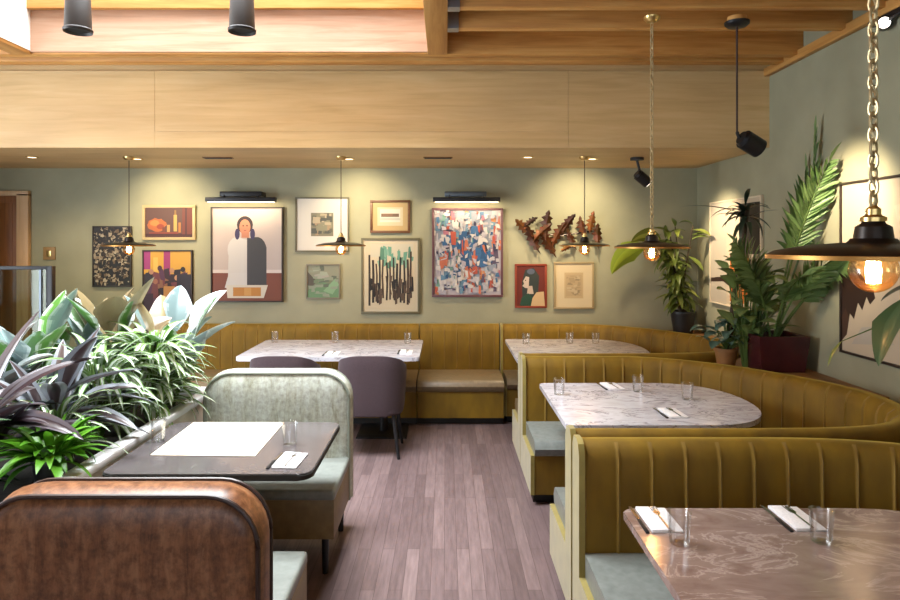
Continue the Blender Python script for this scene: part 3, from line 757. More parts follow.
green = [(rc(0, .6, 1, 1), (150, 152, 130)), ([(0, .2), (.4, .5), (1, .35), (1, 0), (0, 0)], (110, 150, 110)), ([(0, .8), (.3, .5), (.1, .3), (0, .4)], (92, 88, 78)), ([(.5, .2), (.9, .6), (1, .4), (.8, .1)], (140, 180, 140)), ([(.2, .7), (.6, .8), (.7, .65), (.3, .55)], (176, 170, 160))]
picture('small green landscape, lowest of the pictures right of the portrait', 306, 340, 264, 299, green + strokes(30, [(120, 140, 110), (150, 160, 140), (100, 110, 96), (170, 180, 160)], (.08, .3), (.03, .1)), fr_grey, .014, bg=(124, 134, 108))
picture('small brown-framed pale print above the trees picture', 370, 410, 200, 233, [(rc(.1, .2, .9, .9), (226, 222, 206)), (rc(.15, .48, .85, .66), (120, 92, 74)), (rc(.2, .55, .6, .62), (150, 110, 84)), (rc(.1, .3, .9, .42), (200, 200, 186))], fr_brown, .024, .05, (206, 176, 122), bg=(220, 206, 170))
trees = [(rc(.1, .78, .95, .98), (214, 208, 186))] + strokes(26, [(110, 168, 146), (140, 186, 164), (88, 140, 120)], (.03, .08), (.06, .2), (.25, .6, .97, .95), .02)
for k in range(13):
    u = .06 + k * .069; w_ = random.uniform(.03, .05); lo_, hi_ = random.uniform(.04, .18), random.uniform(.66, .88); mid = u + random.uniform(-.02, .02)
    trees.append(([(u, lo_), (u + w_, lo_), (mid + w_, .5), (u + w_ * .9, hi_), (u, hi_), (mid, .5)], random.choice([(22, 20, 18), (40, 34, 28), (66, 48, 34)])))
trees += strokes(34, [(24, 22, 20), (70, 52, 40), (96, 76, 60)], (.02, .06), (.08, .22), (.04, .08, .96, .5), .02)
picture('cream picture of black tree trunks with teal leaves, beside the abstract painting', 361, 420, 238, 314, trees, fr_olive, .024, .02, (226, 214, 186), bg=(222, 208, 178))
abp = [(220, 214, 214), (200, 196, 206), (70, 116, 158), (44, 92, 140), (110, 150, 178), (196, 92, 72), (222, 150, 96), (186, 120, 140), (150, 160, 178), (96, 84, 110), (232, 226, 220), (60, 60, 90), (120, 170, 160)]
ab = strokes(90, abp[:2] + abp[4:5] + abp[8:11], (.08, .25), (.06, .2), jit=.02) + strokes(260, abp + [(214, 208, 212), (190, 196, 208)], (.015, .06), (.02, .11), jit=.012) + strokes(40, [(44, 92, 140), (60, 110, 160)], (.04, .14), (.03, .1), (.1, .3, .9, .8)) + strokes(24, [(196, 92, 72), (210, 120, 90)], (.02, .06), (.05, .16)) + strokes(110, [(226, 222, 220), (206, 202, 212), (190, 184, 196)], (.02, .08), (.02, .06))
picture('large blue, red and white abstract painting under a picture light', 432, 503, 208, 297, ab, plain('mauve_frame', rgb(92, 58, 66), .5), .022, bg=(196, 188, 196), fdepth=.045)
face = [([(.2, .1), (.75, .2), (.8, .75), (.6, .95), (.3, .9), (.18, .6)], (44, 56, 54)), ([(.3, .45), (.42, .44), (.44, .72), (.32, .74), (.22, .62), (.26, .56), (.2, .5)], (216, 196, 180)), ([(.36, .3), (.6, .3), (.55, .5), (.4, .5)], (206, 186, 170)), ([(.5, 0), (1, 0), (.96, .36), (.7, .34), (.56, .2)], (218, 186, 140)), ([(.1, 0), (.5, 0), (.56, .22), (.4, .32), (.16, .2)], (30, 74, 56)), (ell(.5, .86, .14, .07), (90, 100, 120)), (ell(.31, .64, .02, .015), (30, 24, 22))]
picture('small red picture of a pale face in profile, below the leaf sculpture', 515, 547, 264, 308, face, fr_red, .02, bg=(112, 34, 20))
picture('small pale print in double mat, right of the red profile picture', 554, 594, 262, 309, [(rc(0, 0, 1, 1), (206, 182, 140)), (rc(.08, .08, .92, .92), (196, 172, 132))] + strokes(40, [(180, 158, 122), (160, 142, 110), (206, 186, 150)], (.08, .3), (.04, .12), (.1, .1, .9, .9)), fr_pale, .018, .09, (226, 208, 170), bg=(206, 182, 140))
mount = [([(0, .06), (0, .60), (.045, .56), (.09, .50), (.14, .44), (.185, .40), (.20, .34), (.17, .30), (.15, .34), (.125, .26), (.10, .30), (.075, .20), (.05, .23), (.03, .10)], (58, 38, 30)), ([(.0, .06), (.03, .1), (.045, .2), (.02, .26), (0, .2)], (84, 58, 44)), ([(.45, .3), (1, .5), (1, .9), (.6, .8)], (238, 214, 178)), ([(.06, .05), (.3, .10), (.26, .2), (.12, .16)], (206, 196, 180)), ([(.35, .6), (.5, .66), (.46, .9), (.3, .85)], (232, 216, 188))]
picture('large cream picture with a dark brown mountain shape on the right wall', 0, 0, 0, 0, mount, fr_dark, .016, bg=(224, 206, 178), wall='right', box_=(2.55, 4.20, .99, 2.08))
orange = [(rc(0, 0, 1, 1), (222, 204, 176)), (rc(0, 0, .35, 1), (208, 196, 176)), (rc(.42, .04, .78, .46), (206, 112, 36)), (rc(.42, .46, .78, .5), (72, 48, 34)), (rc(.62, .5, 1, .96), (40, 32, 28)), ([(.0, .24), (.3, .27), (.5, .2), (.48, .16), (.28, .22), (0, .2)], (60, 40, 30))]
picture('tall cream picture with an orange square, behind the corner plants', 0, 0, 0, 0, orange, plain('cream_picture_edge', rgb(210, 196, 170), .5), .012, bg=(222, 204, 176), wall='right', box_=(5.25, 6.27, 1.12, 2.08))

def picture_light(label, px0, px1, pyb, mat_bar, mat_head):
    d = 6.5; x0, x1 = sx(px0, d), sx(px1, d); xm = (x0 + x1) / 2; z = sz(pyb, d)
    t = thing('picture_light', label, 'lamp', (xm, YB, z))
    obj('bar', box(new(), (x0, 6.44, z - .02), (x1, 6.50, z + .025), .006), mat_bar, t)
    obj('bracket', box(new(), (xm - .22, 6.48, z + .03), (xm + .20, YB - .001, z + .085), .008), mat_head, t)
    for s in (-.17, .17): obj('arm', tube(new(), [(xm + s, 6.60, z + .05), (xm + s, 6.5, z + .06), (xm + s, 6.47, z + .02)], .012, 8), mat_head, t)
    obj('lamp_strip', box(new(), (x0 + .02, 6.455, z - .026), (x1 - .02, 6.49, z - .02)), M['lens'], t)
    L = bpy.data.lights.new('picture_light_glow', 'AREA'); L.shape = 'RECTANGLE'; L.size = x1 - x0 - .04; L.size_y = .03; L.energy = 2.4; L.color = (1, .76, .46)
    lo = bpy.data.objects.new('picture_light_glow', L); C.objects.link(lo); lo.location = (xm, 6.47, z - .03); lo.rotation_euler = Vector((0, .55, -1)).to_track_quat('-Z', 'Y').to_euler()
picture_light('black picture light above the robed portrait', 207, 277, 200, M['black'], M['black'])
picture_light('grey metal picture light above the abstract painting', 433, 500, 200, M['black'], M['grey_metal'])

# brown metal leaf sculpture: one welded piece of overlapping leaves on a rod
def star_leaf(bm, col, c, R, rot, tilt, n=5, shade=(96, 58, 30)):
    m3 = Matrix.Rotation(tilt, 3, 'X') @ Matrix.Rotation(rot, 3, 'Y'); L = R * 1.35
    half = [(0, 1), (.16, .78), (.12, .66), (.34, .52), (.18, .36), (.40, .16), (.20, .02), (.38, -.22), (.16, -.34), (.24, -.58), (.06, -.66), (.03, -1)]
    out = [(x * L * random.uniform(.85, 1.15), z * L) for x, z in half] + [(-x * L * random.uniform(.85, 1.15), z * L) for x, z in half[-2:0:-1]]
    def P(x, z, k): return Vector(c) + m3 @ Vector((x, k + .9 * abs(x) ** 1.3 - .35 * (z * z) / L, z))
    n = len(out); fs = []
    sp = [(0, .6 * L), (0, .1 * L), (0, -.4 * L)]
    A = [bm.verts.new(P(x, z, 0)) for x, z in out]; B = [bm.verts.new(P(x, z, .006)) for x, z in out]
    S = [bm.verts.new(P(x, z, -.012)) for x, z in sp]; T = [bm.verts.new(P(x, z, .004)) for x, z in sp]
    def near(z): return min(range(3), key=lambda q: abs(sp[q][1] - z))
    for i in range(n):
        j = (i + 1) % n; a_, b_ = near(out[i][1]), near(out[j][1])
        fs += [bm.faces.new((A[i], B[i], B[j], A[j]))]
        for V_, Q_ in ((A, S), (B, T)):
            fs.append(bm.faces.new((V_[i], V_[j], Q_[a_])))
            if a_ != b_: fs.append(bm.faces.new((V_[j], Q_[b_], Q_[a_])))
    for f in fs:
        for l in f.loops: l[col] = rgb(*[min(255, int(q * random.uniform(.85, 1.15))) for q in shade])
bm = new(); col = bm.loops.layers.float_color.new('Col')
for px, py, R in ((524, 228, .10), (533, 240, .12), (546, 226, .12), (549, 244, .12), (558, 234, .11), (567, 224, .10), (572, 240, .09), (582, 228, .09), (591, 223, .09), (597, 236, .10), (541, 232, .1), (586, 243, .06), (566, 248, .06), (530, 222, .07)):
    star_leaf(bm, col, (sx(px, 6.57), 6.57 + random.uniform(-.03, .03), sz(py, 6.57)), R, random.uniform(-1.25, 1.25), random.uniform(-.3, .3), random.choice([5, 6]), random.choice([(92, 54, 26), (70, 42, 24), (120, 74, 36), (60, 40, 30)]))
t = thing('wall_sculpture', 'brown metal sculpture of jagged leaves on the back wall', 'sculpture', (sx(560, 6.6), YB, 1.75))
obj('leaves', bm, M['rust'], t, smooth=0)
obj('rod', tube(new(), [(sx(522, 6.6), 6.60, sz(231, 6.6)), (sx(560, 6.6), 6.60, sz(236, 6.6)), (sx(598, 6.6), 6.60, sz(230, 6.6))], .008, 8), M['bronze'], t)
for px in (532, 588): obj('wall_pin', cyl(new(), (sx(px, 6.6), 6.60, sz(233, 6.6)), (sx(px, 6.6), YB - .001, sz(233, 6.6)), .007, n=8), M['bronze'], t)

# partition, plate
d = 5.5; xr_ = sx(54, d); zt_ = sz(266, d)
t = thing('glass_partition', 'low glass screen with dark frame below the doorway', 'partition', (-4.1, d, 0))
bm = new(); box(bm, (xr_ - .055, d - .025, 0), (xr_, d + .025, zt_), .004); box(bm, (XL + .01, d - .02, zt_ - .03), (xr_ - .05, d + .02, zt_), .003)
box(bm, (XL + .01, d - .02, 0), (xr_ - .05, d + .02, .05), .003); obj('frame', bm, M['black'], t)
obj('mullion', box(new(), (sx(40, d), d - .015, .05), (sx(42, d), d + .015, zt_ - .03)), M['grey_metal'], t)
obj('glass_pane', box(new(), (XL + .01, d - .004, .05), (xr_ - .055, d + .004, zt_ - .03)), M['screen'], t)
x0, x1, z0, z1 = sx(42, 6.62), sx(54, 6.62), sz(260, 6.62), sz(247, 6.62)
t = thing('wall_plate', 'small square tan plate on the wall beside the doorway', 'switch', ((x0 + x1) / 2, YB, z0))
obj('plate', box(new(), (x0, YB - .015, z0), (x1, YB - .0005, z1), .004), M['tan_plate'], t)
obj('button', box(new(), ((x0 + x1) / 2 - .025, YB - .02, (z0 + z1) / 2 - .03), ((x0 + x1) / 2 + .025, YB - .014, (z0 + z1) / 2 + .03), .003), M['brass'], t)

# ------------------------------------------------------------------ tableware
gl = None
GT = .7505
def glass(label, x, y, group):
    global gl
    if gl is None:
        gl = lathe(new(), [(0, 0), (.028, 0), (.031, .004), (.036, .098), (.0385, .1), (.0365, .1), (.0345, .097), (.0295, .012), (0, .010)], n=28)
        gl = obj('water_glass', gl, M['tumbler'], None, local=True, smooth=50); o = gl
    else: o = gl.copy(); C.objects.link(o)
    o.location = (x, y, GT); tag(o, label, 'glass', group); return o
for lab, x, y in (('water glass on the pinkish table nearest its left corner', .735, 2.05), ('water glass on the pinkish table beside its second napkin', 1.19, 2.06),
                  ('water glass at the left end of the middle booth table', .705, 4.05), ('water glass in the middle of the middle booth table', 1.22, 4.13), ('water glass nearest the rounded end of the middle booth table', 1.455, 3.92),
                  ('water glass at the aisle end of the far corner table', .745, 6.05), ('water glass in the middle of the far corner table', 1.16, 6.1), ('water glass at the rounded end of the far corner table', 1.4, 6.08),
                  ('water glass at the left end of the oblong back table', -1.62, 6.15), ('water glass in the middle of the oblong back table', -1.05, 6.15), ('water glass at the aisle end of the oblong back table', -.36, 6.1),
                  ('water glass on the charcoal table behind its white napkin', -.735, 3.06), ('water glass on the charcoal table beside the planter, left of the cream sheet', -1.372, 3.10)):
    glass(lab, x, y, 'water glasses on the tables')
proto = {}
def fork_bm():
    bm = new(); pts = [(-.004, 0), (.004, 0), (.003, .11), (.011, .125), (.0115, .18), (.0085, .18), (.008, .14), (.005, .14), (.0045, .18), (.0015, .18), (.001, .14), (-.001, .14), (-.0015, .18), (-.0045, .18), (-.005, .14), (-.008, .14), (-.0085, .18), (-.0115, .18), (-.011, .125), (-.003, .11)]
    return prism(bm, pts, 0, .0025)
def put(kind, label, x, y, z, rot, group):
    if kind not in proto:
        if kind == 'napkin':
            bm = new(); box(bm, (-.052, 0, 0), (.052, .19, .006), .002); box(bm, (-.052, .002, .006), (.02, .19, .010), .0015)
            o = obj('napkin', bm, M['napkin'], None, local=True)
        elif kind == 'fork': o = obj('fork', fork_bm(), M['cutlery'], None, local=True)
        else:
            o = thing('knife', label, 'knife'); bm = new()
            box(bm, (-.006, 0, 0), (.006, .10, .007), .002); obj('handle', bm, M['black'], o, local=True)
            bm = new(); prism(bm, [(-.005, .098), (.006, .098), (.008, .18), (.004, .205), (-.005, .21)], .002, .0045); obj('blade', bm, M['cutlery'], o, local=True)
        proto[kind] = o
    else:
        o = dup(proto[kind], (0, 0, 0))
    o.location = (x, y, z); o.rotation_euler = (0, 0, rot)
    tag(o, label, 'cutlery' if kind != 'napkin' else 'napkin', group)
settings = [(.725, 2.12, 'first white napkin, by the aisle corner of the pinkish table', 'by the aisle corner of the pinkish table', 0),
            (1.20, 2.13, 'white napkin farther from the aisle on the pinkish table', 'farther from the aisle on the pinkish table', 0.0),
            (1.26, 3.50, 'white napkin at the near edge of the middle booth table', 'at the near edge of the middle booth table', .05),
            (1.10, 4.17, 'white napkin at the far edge of the middle booth table', 'at the far edge of the middle booth table', .1),
            (-.96, 5.42, 'white napkin at the middle of the oblong back table', 'at the middle of the oblong back table', 0),
            (-.34, 5.5, 'white napkin at the aisle end of the oblong back table', 'at the aisle end of the oblong back table', 0),
            (-.68, 2.72, 'white napkin on the near right corner of the charcoal table', 'on the charcoal table', -.06)]
for x, y, lab, where, rot in settings:
    put('napkin', lab, x, y, GT, rot, 'white napkins on the tables')
    put('knife', 'black-handled knife lying beside the napkin ' + where, x - .068, y - .005, GT, rot, 'knives on the tables')
    put('fork', 'steel fork on the napkin ' + where, x + .005, y + .004, GT + .010, rot, 'forks on the tables')
bm = new(); prism(bm, [(-1.315, 2.89), (-.845, 2.875), (-.85, 3.415), (-1.325, 3.415)], GT, GT + .003)
tag(obj('menu_sheet', bm, M['paper']), 'large blank cream sheet lying flat on the charcoal table', 'menu')

# ------------------------------------------------------------------ plants
def leaf(bm, col, base, az, el, L, W, droop, cf, fold=.25, roll=0, shape=.5, ny=8, nx=4):
    p = Vector(base); rows = []; e = el; step = L / ny
    for j in range(ny + 1):
        v = j / ny
        d = Vector((math.cos(az) * math.cos(e), math.sin(az) * math.cos(e), math.sin(e)))
        side = Vector((-math.sin(az), math.cos(az), 0)); up = side.cross(d) * -1
        s2 = side * math.cos(roll) + up * math.sin(roll); u2 = up * math.cos(roll) - side * math.sin(roll)
        pk = shape
        w = W * (max(0, (v / pk) if v < pk else ((1 - v) / (1 - pk)))) ** (.62 if v < pk else .7) if 0 < v < 1 else W * (.12 if v == 0 else .0)
        row = []
        for i in range(nx + 1):
            u = i / nx * 2 - 1; row.append((bm.verts.new(p + s2 * (u * w * .5) + u2 * (abs(u) * w * fold)), u, v))
        rows.append(row); p = p + d * step; e -= droop / ny
    for a, b in zip(rows, rows[1:]):
        for i in range(nx):
            try: f = bm.faces.new((a[i][0], a[i + 1][0], b[i + 1][0], b[i][0]))
            except ValueError: continue
            u = (a[i][1] + a[i + 1][1]) / 2; v = (a[i][2] + b[i][2]) / 2
            c = cf(u, v)
            for l in f.loops: l[col] = rgb(*[max(0, min(255, q)) for q in c])
    return p
def clamp_x(bm, xm=2.553):
    for v in bm.verts:
        if v.co.x > xm: v.co.x = xm - .15 * (1 - math.exp(-(v.co.x - xm)))
def plantbm():
    bm = new(); return bm, bm.loops.layers.float_color.new('Col')
def tone(c, j=14):
    k = random.uniform(-j, j); return (c[0] + k, c[1] + k, c[2] + k * .8)
def solid(c, mid=None):
    c = tone(c); m_ = mid or tuple(q + 30 for q in c)
    return lambda u, v: m_ if abs(u) < .3 and False else (tuple(q + 14 for q in c) if abs(u) < .5 else c)
def edged(cin, cout):
    cin, cout = tone(cin), tone(cout); ph = R0() * 6; k = .45 + .2 * R0()
    def f(u, v):
        q = abs(u) + .12 * math.sin(v * 21 + ph) + .08 * math.sin(v * 47 + 2 * ph); w = min(1, max(0, (q - k) / .3)); return tuple(a * (1 - w) + b * w for a, b in zip(cin, cout))
    return f
def R0(): return random.random()
def striped(cin, cout):
    cin, cout = tone(cin), tone(cout)
    return lambda u, v: cin if (abs(u) < .5) else cout

# planter trough
px0, px1, py0, py1, pz = -2.55, -1.47, 1.95, 4.15, .76
t = thing('planter_box', 'long cream planter trough with white rim, full of leafy plants', 'planter', ((px0 + px1) / 2, (py0 + py1) / 2, 0))
bm = new(); box(bm, (px1 - .03, py0, 0), (px1, py1, pz - .02)); box(bm, (px0, py0, 0), (px0 + .03, py1, pz - .02)); box(bm, (px0 + .03, py0, 0), (px1 - .03, py0 + .03, pz - .02)); box(bm, (px0 + .03, py1 - .03, 0), (px1 - .03, py1, pz - .02)); box(bm, (px0 + .03, py0 + .03, 0), (px1 - .03, py1 - .03, .05))
obj('trough', bm, M['planter'], t)
bm = new(); box(bm, (px1 - .06, py0 - .01, pz - .02), (px1 + .012, py1 + .01, pz + .015), .004); box(bm, (px0 - .012, py0 - .01, pz - .02), (px0 + .06, py1 + .01, pz + .015), .004); box(bm, (px0 + .06, py0 - .01, pz - .02), (px1 - .06, py0 + .06, pz + .015), .004); box(bm, (px0 + .06, py1 - .06, pz - .02), (px1 - .06, py1 + .01, pz + .015), .004)
obj('rim', bm, M['planter_rim'], t)
bm = new(); box(bm, (px0 + .03, py0 + .03, pz - .12), (px1 - .03, py1 - .03, pz - .04)); so = obj('soil', bm, M['soil'], t)
SZ = pz - .04

def clump(name, label, cat, base, specs, mat='leafgloss', stem=None):
    """specs: list of leaves (az, el, L, W, droop, colour function, rise, kw)."""
    t = thing(name, label, cat, base)
    bm, col = plantbm(); sb = new(); nst = 0
    for az, el, L, W, dr, cf, rise, kw in specs:
        b = Vector(base) + Vector((math.cos(az) * .02, math.sin(az) * .02, 0)); out = kw.pop('out', .05)
        if rise > .03:
            tp = b + Vector((math.cos(az) * out, math.sin(az) * out, rise))
            tube(sb, [b, b.lerp(tp, .5) + Vector((0, 0, .02)), tp], [.009, .007, .005], 6); nst += 1; b = tp
        leaf(bm, col, b, az, el, L, W, dr, cf, **kw)
    obj('foliage', bm, M[mat], t, smooth=60)
    if nst: obj('stems', sb, M[stem or 'stem'], t)
    else: sb.free()
    return t
R = random.uniform
# rubber plants / big upright variegated leaves, part of the white is painted sky reflection
def bigleaf(n, pals, hi=.42, Ls=(.26, .38), Ws=(.15, .21)):
    o = []
    for k in range(n):
        az = 2 * PI * k / n + R(-.4, .4); rise = R(.08, hi); c1, c2 = random.choice(pals)
        o.append((az, R(.75, 1.45), R(*Ls), R(*Ws), R(.1, .8), edged(c1, c2), rise, dict(roll=R(-.6, .6), fold=R(.06, .18), shape=R(.42, .55), nx=10, ny=14, out=R(.02, .14))))
    return o
PL = [((92, 124, 82), (190, 202, 200)), ((120, 142, 142), (172, 186, 186)), ((128, 114, 82), (146, 132, 98)), ((160, 182, 176), (204, 214, 210)), ((84, 134, 56), (200, 212, 204)), ((112, 98, 72), (132, 118, 90))]  # blue-white tones paint sky reflection as well as variegation
clump('variegated_rubber_plant', 'tall plant with broad pale upright leaves, at the aisle side behind the white-green mass', 'plant', (-1.66, 3.92, SZ), bigleaf(20, PL, .44))
clump('variegated_rubber_plant', 'broad-leaved plant with white-edged leaves, standing below the patterned picture', 'plant', (-1.98, 3.78, SZ), bigleaf(22, PL, .50))
clump('variegated_rubber_plant', 'broad-leaved green plant with pale margins, below the glass screen', 'plant', (-2.28, 3.55, SZ), bigleaf(16, PL[:2] + PL[4:5], .42))
# dark cordyline straps
def straps(n, c1, c2, L=(.3, .5), W=(.075, .115), el=(.15, 1.35), dr=(.3, 1.0), rise=(.05, .28)):
    return [(2 * PI * k / n * 2.4 + R(-.3, .3), R(*el), R(*L), R(*W), R(*dr), striped(c1, c2), R(*rise), dict(fold=R(.12, .25), shape=.42, nx=4, ny=10, roll=R(-.4, .4), out=.02)) for k in range(n)]
clump('cordyline', 'dark purple strap-leaved plant at the left edge of the picture', 'plant', (-1.92, 2.66, SZ), straps(36, (52, 38, 42), (84, 78, 84)))
clump('cordyline', 'dark strap-leaved plant spreading in the middle of the planter', 'plant', (-1.80, 3.0, SZ), straps(28, (56, 44, 46), (118, 124, 132), (.3, .46)))
clump('cordyline', 'grey-green strap-leaved plant at the far left, under the glass screen', 'plant', (-2.3, 3.3, SZ), straps(20, (70, 66, 64), (140, 150, 150), (.35, .5)))
# spider plants (white and green arching leaves)
def spider(n, c1, c2, L=(.26, .44), W=(.022, .036), rise=(.04, .22)):
    return [(2 * PI * k / n * 3.1 + R(-.3, .3), R(.15, 1.35), R(*L), R(*W), R(1.0, 2.1), striped(c1, c2), R(*rise), dict(fold=.2, shape=.35, nx=4, ny=9, out=.04)) for k in range(n)]
clump('spider_plant', 'white and green arching plant in the middle of the planter, before the upright pale leaves', 'plant', (-1.76, 3.28, SZ), spider(170, (190, 202, 190), (100, 134, 70), (.2, .34), (.034, .055), (.05, .36)), 'leaf')
clump('spider_plant', 'dense white and green arching plant beside the grey-green bench back', 'plant', (-1.64, 3.62, SZ), spider(260, (206, 214, 204), (108, 142, 66), (.2, .34), (.034, .055), (.05, .40)), 'leaf')
clump('spider_plant', 'green and white spider plant between the strap-leaved plants', 'plant', (-1.74, 2.88, SZ), spider(46, (198, 206, 192), (104, 140, 72), (.2, .32)), 'leaf')
# fern in a black pot at the near end
fx, fy = -1.60, 2.62
t = thing('potted_fern', 'bright green fern in a black pot at the near end of the planter', 'plant', (fx, fy, SZ))
obj('pot', lathe(new(), [(0, 0), (.05, 0), (.06, .10), (.064, .10), (.064, .115), (.056, .115), (.052, .095), (0, .095)], (fx, fy, SZ), 28), M['blackpot'], t)
bm, col = plantbm()
for k in range(110):
    az = R(0, 2 * PI); leaf(bm, col, (fx + .04 * math.cos(az), fy + .04 * math.sin(az), SZ + .09 + R(0, .05)), az, R(.1, 1.3), R(.12, .24), R(.028, .05), R(.6, 1.7), solid((78, 134, 28)), .15, R(-.4, .4), .5, 7, 2)
obj('foliage', bm, M['leaf'], t, smooth=60)
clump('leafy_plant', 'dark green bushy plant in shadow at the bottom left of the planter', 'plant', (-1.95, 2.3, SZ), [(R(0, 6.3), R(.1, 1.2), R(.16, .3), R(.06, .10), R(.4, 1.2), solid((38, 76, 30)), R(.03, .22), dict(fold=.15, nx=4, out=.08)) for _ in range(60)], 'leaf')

# corner plants on the ledges
LZ = .801
def frond(bm, col, base, az, el, L, droop, c, lw=.022, ll=.2, n=22, rb=None, start=.3, face=True):
    p = Vector(base); e = el; step = L / n; pts = []
    for j in range(n + 1):
        v = j / n; d = Vector((math.cos(az) * math.cos(e), math.sin(az) * math.cos(e), math.sin(e))); pts.append(p.copy())
        if v > start:
            w = (v - start) / (1 - start); size = ll * (.55 + .9 * w * (1 - w) * 2) * (1 if w < .8 else 1.25 - w * .6)
            sd = d.cross(Vector((0, 1, 0))) if face else Vector((-math.sin(az), math.cos(az), 0))
            sd.normalize()
            for sgn in (-1, 1):
                th = R(.62, .85) * (1 - .35 * w); q = d * math.cos(th) + sd * sgn * math.sin(th) + Vector((R(-.1, .1), R(-.25, .1), 0)); q.normalize()
                leaf(bm, col, p, math.atan2(q.y, q.x), math.asin(max(-1, min(1, q.z))), size, lw * R(.8, 1.15), R(.2, .6), solid(c), .2, 1.2 if face else 0, .35, 5, 2)
        p = p + d * step; e -= droop / n
    leaf(bm, col, p, az, e, ll * .7, lw, .3, solid(c), .2, 0, .35, 5, 2)
    if rb is not None: tube(rb, pts, [.007 * (1 - .7 * k / n) + .0015 for k in range(n + 1)], 6)
# palm in burgundy pot
bx, by = 2.32, 4.62
t = thing('potted_palm', 'tall palm with feathery fronds in a square burgundy pot beside the right wall', 'plant', (bx, by, LZ))
bm = new(); q0, q1 = .15, .175
vs = [bm.verts.new((bx + a * q, by + b * q, LZ + z)) for q, z in ((q0, 0), (q1, .25), (q1 - .02, .25), (q1 - .025, .21)) for a, b in ((-1, -1), (1, -1), (1, 1), (-1, 1))]
bm.faces.new(vs[3::-1]); bm.faces.new(vs[12:16])
for r_ in range(3):
    for k in range(4): bm.faces.new((vs[r_ * 4 + k], vs[r_ * 4 + (k + 1) % 4], vs[r_ * 4 + 4 + (k + 1) % 4], vs[r_ * 4 + 4 + k]))
obj('pot', bm, M['burgundy'], t, smooth=30)
bm, col = plantbm(); rb = new()
for az, el, L, dr, c, st in ((-.35, 1.40, 1.50, .34, (100, 130, 78), .42), (-1.2, 1.42, 1.26, .36, (108, 140, 84), .45), (-.1, 1.5, 1.2, .3, (96, 126, 74), .5), (.7 - PI, 1.28, .85, .7, (110, 138, 84), .4), (-1.75, 1.15, .9, 1.1, (110, 142, 84), .4), (-1.2, 1.3, .85, .9, (108, 134, 76), .35), (-2.5, 1.36, .62, .6, (80, 104, 56), .4), (-.9, 1.2, .9, 1.0, (106, 134, 80), .35), (-.3, 1.12, .80, .5, (96, 122, 70), .6)):
    frond(bm, col, (bx + .03 * math.cos(az), by + .03 * math.sin(az), LZ + .21), az, el, L, dr, c, rb=rb, start=st, ll=.21, lw=.034, n=46)
clamp_x(bm); clamp_x(rb)
obj('fronds', bm, M['leaf'], t, smooth=60); obj('stalks', rb, M['stem'], t)
# bushy mid-green plant beside the palm
clump('leafy_plant', 'mid-green bushy plant crowding the foot of the palm', 'plant', (2.17, 4.70, LZ), [(R(-3.0, .1), R(.3, 1.3), R(.14, .26), R(.07, .12), R(.4, 1.4), solid((116, 138, 76) if k % 3 else (138, 156, 94)), R(.24, .70), dict(fold=.12, nx=4, roll=R(-.4, .4), out=R(.02, .16))) for k in range(44)], 'leaf')
# dracaena in brown pot
bx, by = 2.05, 4.76
t = thing('potted_plant', 'blue-green leafy plant with a dark trunk in a brown clay pot on the corner ledge', 'plant', (bx, by, LZ))
obj('pot', lathe(new(), [(0, 0), (.062, 0), (.078, .10), (.084, .10), (.084, .125), (.074, .125), (.07, .10), (0, .1)], (bx, by, LZ), 28), M['terracotta'], t)
tr = [(bx + .02, by, LZ + .1), (bx + .06, by + .0, 1.3), (bx + .12, by, 1.7), (bx + .15, by, 1.96)]
obj('trunk', tube(new(), tr, [.02, .019, .022, .024], 10), M['bark'], t)
bm, col = plantbm()
for k in range(22):
    az = R(-3.3, .2) if k else PI; leaf(bm, col, (bx + .15 + R(-.01, .01), by, 1.92 + R(-.1, .05)), az, R(-.3, 1.0) if k else .35, R(.2, .30) if k else .50, R(.03, .045), R(.6, 1.8) if k else .5, solid((46, 58, 44)), .2, 0, .35, 8, 2)
obj('crown', bm, M['leafgloss'], t, smooth=60)
bm, col = plantbm(); sb = new()
for k in range(46):
    az = R(-3.4, .3); tp = Vector((bx + .03 + math.cos(az) * R(.03, .2), by + math.sin(az) * R(.02, .12), LZ + R(.16, .36)))
    tube(sb, [(bx, by, LZ + .1), ((bx + tp.x) / 2, (by + tp.y) / 2, tp.z - .02), tp], .004, 5); leaf(bm, col, tp, az, R(-.2, .8), R(.10, .17), R(.06, .10), R(.5, 1.4), solid((84, 114, 100)), .12, R(-.3, .3), .4, 6, 4)
obj('foliage', bm, M['leafgloss'], t, smooth=60); obj('stems', sb, M['stem'], t)
# far corner plant by the back wall
bx, by = 2.34, 6.42
t = thing('potted_plant', 'leafy green plant in the far corner between back wall and right wall', 'plant', (bx, by, LZ))
obj('pot', lathe(new(), [(0, 0), (.09, 0), (.12, .2), (.125, .2), (.125, .22), (.11, .22), (.106, .19), (0, .19)], (bx, by, LZ), 28), M['blackpot'], t)
bm, col = plantbm(); sb = new()
for k in range(11):
    a0 = R(-3.4, -1.0); top = Vector((min(2.46, bx + math.cos(a0) * R(.04, .32)), by + math.sin(a0) * R(.0, .22), R(1.35, 1.88))); b0 = Vector((bx + R(-.04, .04), by + R(-.04, .04), LZ + .18))
    pts = [b0, b0.lerp(top, .5) + Vector((.0, 0, .05)), top]; tube(sb, pts, [.009, .008, .005], 6)
    for q in range(14):
        p = b0.lerp(top, .25 + .75 * q / 13); az = R(-3.6, .0); leaf(bm, col, p, az, R(-.7, .8), R(.14, .25), R(.045, .07), R(.5, 1.6), solid((100, 116, 50) if q % 3 else (126, 136, 62)), .15, R(-.4, .4), .45, 6, 2)
clamp_x(bm); clamp_x(sb)
for v in bm.verts: v.co.y = min(v.co.y, 6.64)
obj('foliage', bm, M['leaf'], t, smooth=60); obj('stems', sb, M['bark'], t)
bm, col = plantbm(); rb = new()
